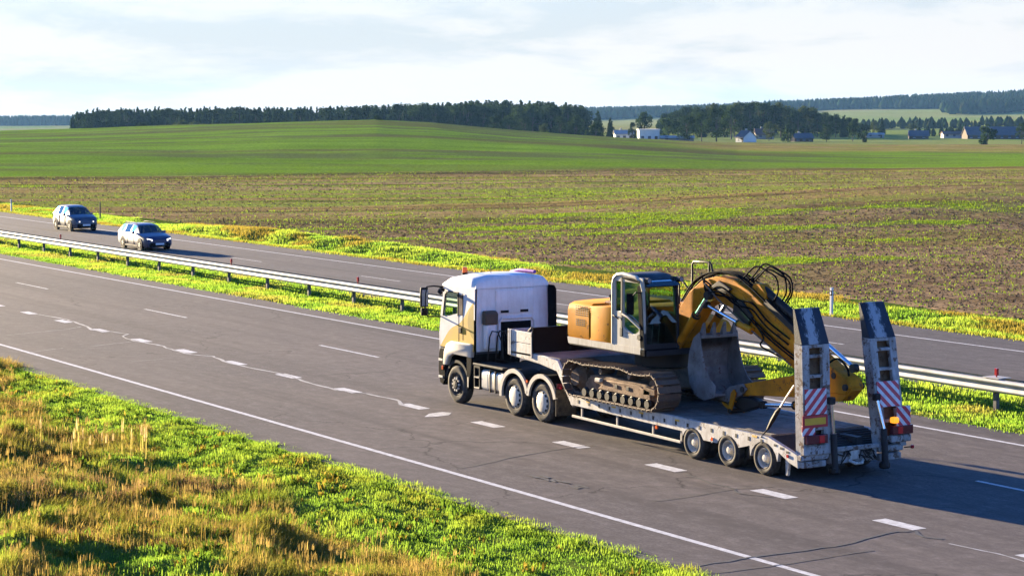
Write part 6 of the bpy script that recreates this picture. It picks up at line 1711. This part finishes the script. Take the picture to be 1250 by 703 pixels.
parts.append(tufts(X[C_], Y[C_], Z[C_], 6, .10 + .10 * fine[C_], np.full(C_.sum(), .12), .012, OLIVE + 0 * dcol[C_], (.1, 0), 4, .7))
grass_obj('verge_grass', 'bright green grass turning to rough dry straw on the near bank', parts)
# a few pale feather-headed reeds standing out of the bank
RX = np.array([-.1, .1, .3, 1.0, 1.15, -1.1, -.9, .2, .35, .5, .75, 1.0, 1.2, 1.35]); RY = np.array([-12.5, -12.4, -12.1, -12.0, -11.8, -11.5, -11.3, -11.2, -11.05, -11.0, -10.9, -10.85, -10.75, -10.65])
gR = np.random.default_rng(4); RX = RX - .9 + gR.normal(0, .35, len(RX)); RY = RY + gR.normal(0, .18, len(RY)); n = len(RX); Z = z_verge(RX, RY); gH = np.random.default_rng(5).uniform(.7, 1.1, n)
parts = [tufts(RX, RY, Z, 3, .95 * gH, np.full(n, .03), .012, np.tile(np.array([.36, .30, .08]), (n, 1)), (.1, 0), 6, .15),
         tufts(RX + .05, RY, Z + .62 * gH, 9, .30 * gH, np.full(n, .014), .013, np.tile(np.array([.44, .34, .16]), (n, 1)), (.1, 0), 7, .2)]
grass_obj('reeds', 'clump of pale feathery reed heads standing out of the dry grass', parts, 'reeds')
# median
X, Y, g = scatter(15000, -120, 22, 9.2, 14.3, 8)
ok = (Y > 9.25 + edge_wob(X, 4)) & (Y < 14.25 + edge_wob(X, 5)); X, Y = X[ok], Y[ok]
st2 = fbm(X / 1.2, Y / 1.2, 43, 3); cb = GREEN + (LIME - GREEN) * (sstep(.3, .7, st2))[:, None]
cb = cb + (STRAW * .8 - cb) * (sstep(.56, .72, fbm(X / 2.5, Y / 1.5, 44, 3)) * .6)[:, None]
grass_obj('median_grass', 'short bright green grass on the median under the guardrail', [tufts(X, Y, z_median(X, Y), 11, .06 + .11 * st2, np.full(len(X), .14), .022, cb, (.1, 0), 9)])
# field margin beyond the far carriageway
X, Y, g = scatter(26000, -160, 16, 25.2, 32.0, 10)
ok = (Y > 25.3 + edge_wob(X, 6)) & (Y < 29.2 + 2.2 * (fbm(X / 6, X * 0, 47, 3) - .5) * 2 + .5); X, Y = X[ok], Y[ok]
q = Y - 25.3
st2 = fbm(X / 1.4, Y / 1.4, 48, 3); cb = GREEN + (LIME - GREEN) * (sstep(.25, .7, st2))[:, None]
dr_ = np.maximum(np.exp(-((q - .2) / .22) ** 2) * .7, sstep(.54, .66, fbm(X / 5, Y / 2.0, 49, 3) + .09 * sstep(2.5, 5, q)) * .8)
cb = cb + (np.array([.24, .15, .03]) - cb) * dr_[:, None]
grass_obj('margin_grass', 'bright green and rusty grass along the edge of the brown field', [tufts(X, Y, z_far(X, Y), 10, .07 + .10 * st2 + .04 * dr_, np.full(len(X), .20), .026, cb, (.1, 0), 11)])
# weeds and clods on the field
g = np.random.default_rng(13)
n = 170000
d = 62 + 230 * g.uniform(0, 1, n) ** 1.2; l = d * g.uniform(-.275, .275, n)
X, Y = from_ld(l, d)
near, hill, edge, l, d, s_ = crop_mask(X, Y)
ok = (Y > 31) & (edge < -3)
pk = ok & (g.uniform(size=n) < (.10 + .90 * near) * np.where(d > 175, .35, 1))
Xk, Yk, dk = X[pk], Y[pk], d[pk]; mk = near[pk]
sz = .035 + .00030 * dk
cb = np.array([.15, .26, .020]) * (1 - g.uniform(0, 1, (len(Xk), 1)) * .3) + np.array([.08, .05, .0]) * g.uniform(0, 1, (len(Xk), 1))
parts = [tufts(Xk, Yk, ground(Xk, Yk), 4, sz * 1.5, sz * 2.4, .045, cb, (.1, 0), 14)]
grass_obj('field_weeds', 'sparse green weeds sprouting over the brown stubble field', parts, 'weeds', 'sprouts')
cl = ok & ~pk & (g.uniform(size=n) < np.where(d > 160, .12, .5))
Xc, Yc, dc = X[cl], Y[cl], d[cl]; m_ = len(Xc)
sz = (.03 + .00035 * dc) * g.uniform(.5, 1.4, m_)
zc_ = ground(Xc, Yc)
tet = np.array([[1, 0, -.3], [-.5, .87, -.3], [-.5, -.87, -.3], [.1, .1, .75]])
a = g.uniform(0, 6.28, m_); ca, sa = np.cos(a), np.sin(a)
V = np.empty((m_, 4, 3))
for k in range(4):
    V[:, k, 0] = Xc + sz * (tet[k, 0] * ca - tet[k, 1] * sa) * 1.3; V[:, k, 1] = Yc + sz * (tet[k, 0] * sa + tet[k, 1] * ca) * 1.3; V[:, k, 2] = zc_ + sz * tet[k, 2]
F = (np.arange(m_)[:, None, None] * 4 + np.array([[0, 1, 3], [1, 2, 3], [2, 0, 3]])[None]).reshape(-1, 3)
T = np.repeat(np.array([.19, .135, .075]) * g.uniform(.6, 1.3, (m_, 1)), 4, 0)
tag(mesh_obj('soil_clods', np_mesh('soil_clods', V.reshape(-1, 3), F, 'sprouts', T)), 'brown clods and stubble strewn over the field', 'soil', None, 'stuff')

# ------------------------------------------------------------------ haze
m = bpy.data.materials.new('haze'); m.use_nodes = True
t = m.node_tree; t.nodes.remove(t.nodes['Principled BSDF'])
vol = t.nodes.new('ShaderNodeVolumePrincipled')
vol.inputs['Color'].default_value = (.24, .52, 1.0, 1)
vol.inputs['Density'].default_value = 0.000030
vol.inputs['Anisotropy'].default_value = 0.25
t.links.new(vol.outputs[0], t.nodes['Material Output'].inputs['Volume'])
MATS['haze'] = m
hz = MB().box(-7000, 7000, -7000, 7000, -70, 62).build('haze', 'haze', None, smooth=0)
tag(hz, 'thin bright morning haze over the valley', 'haze', None, 'stuff')
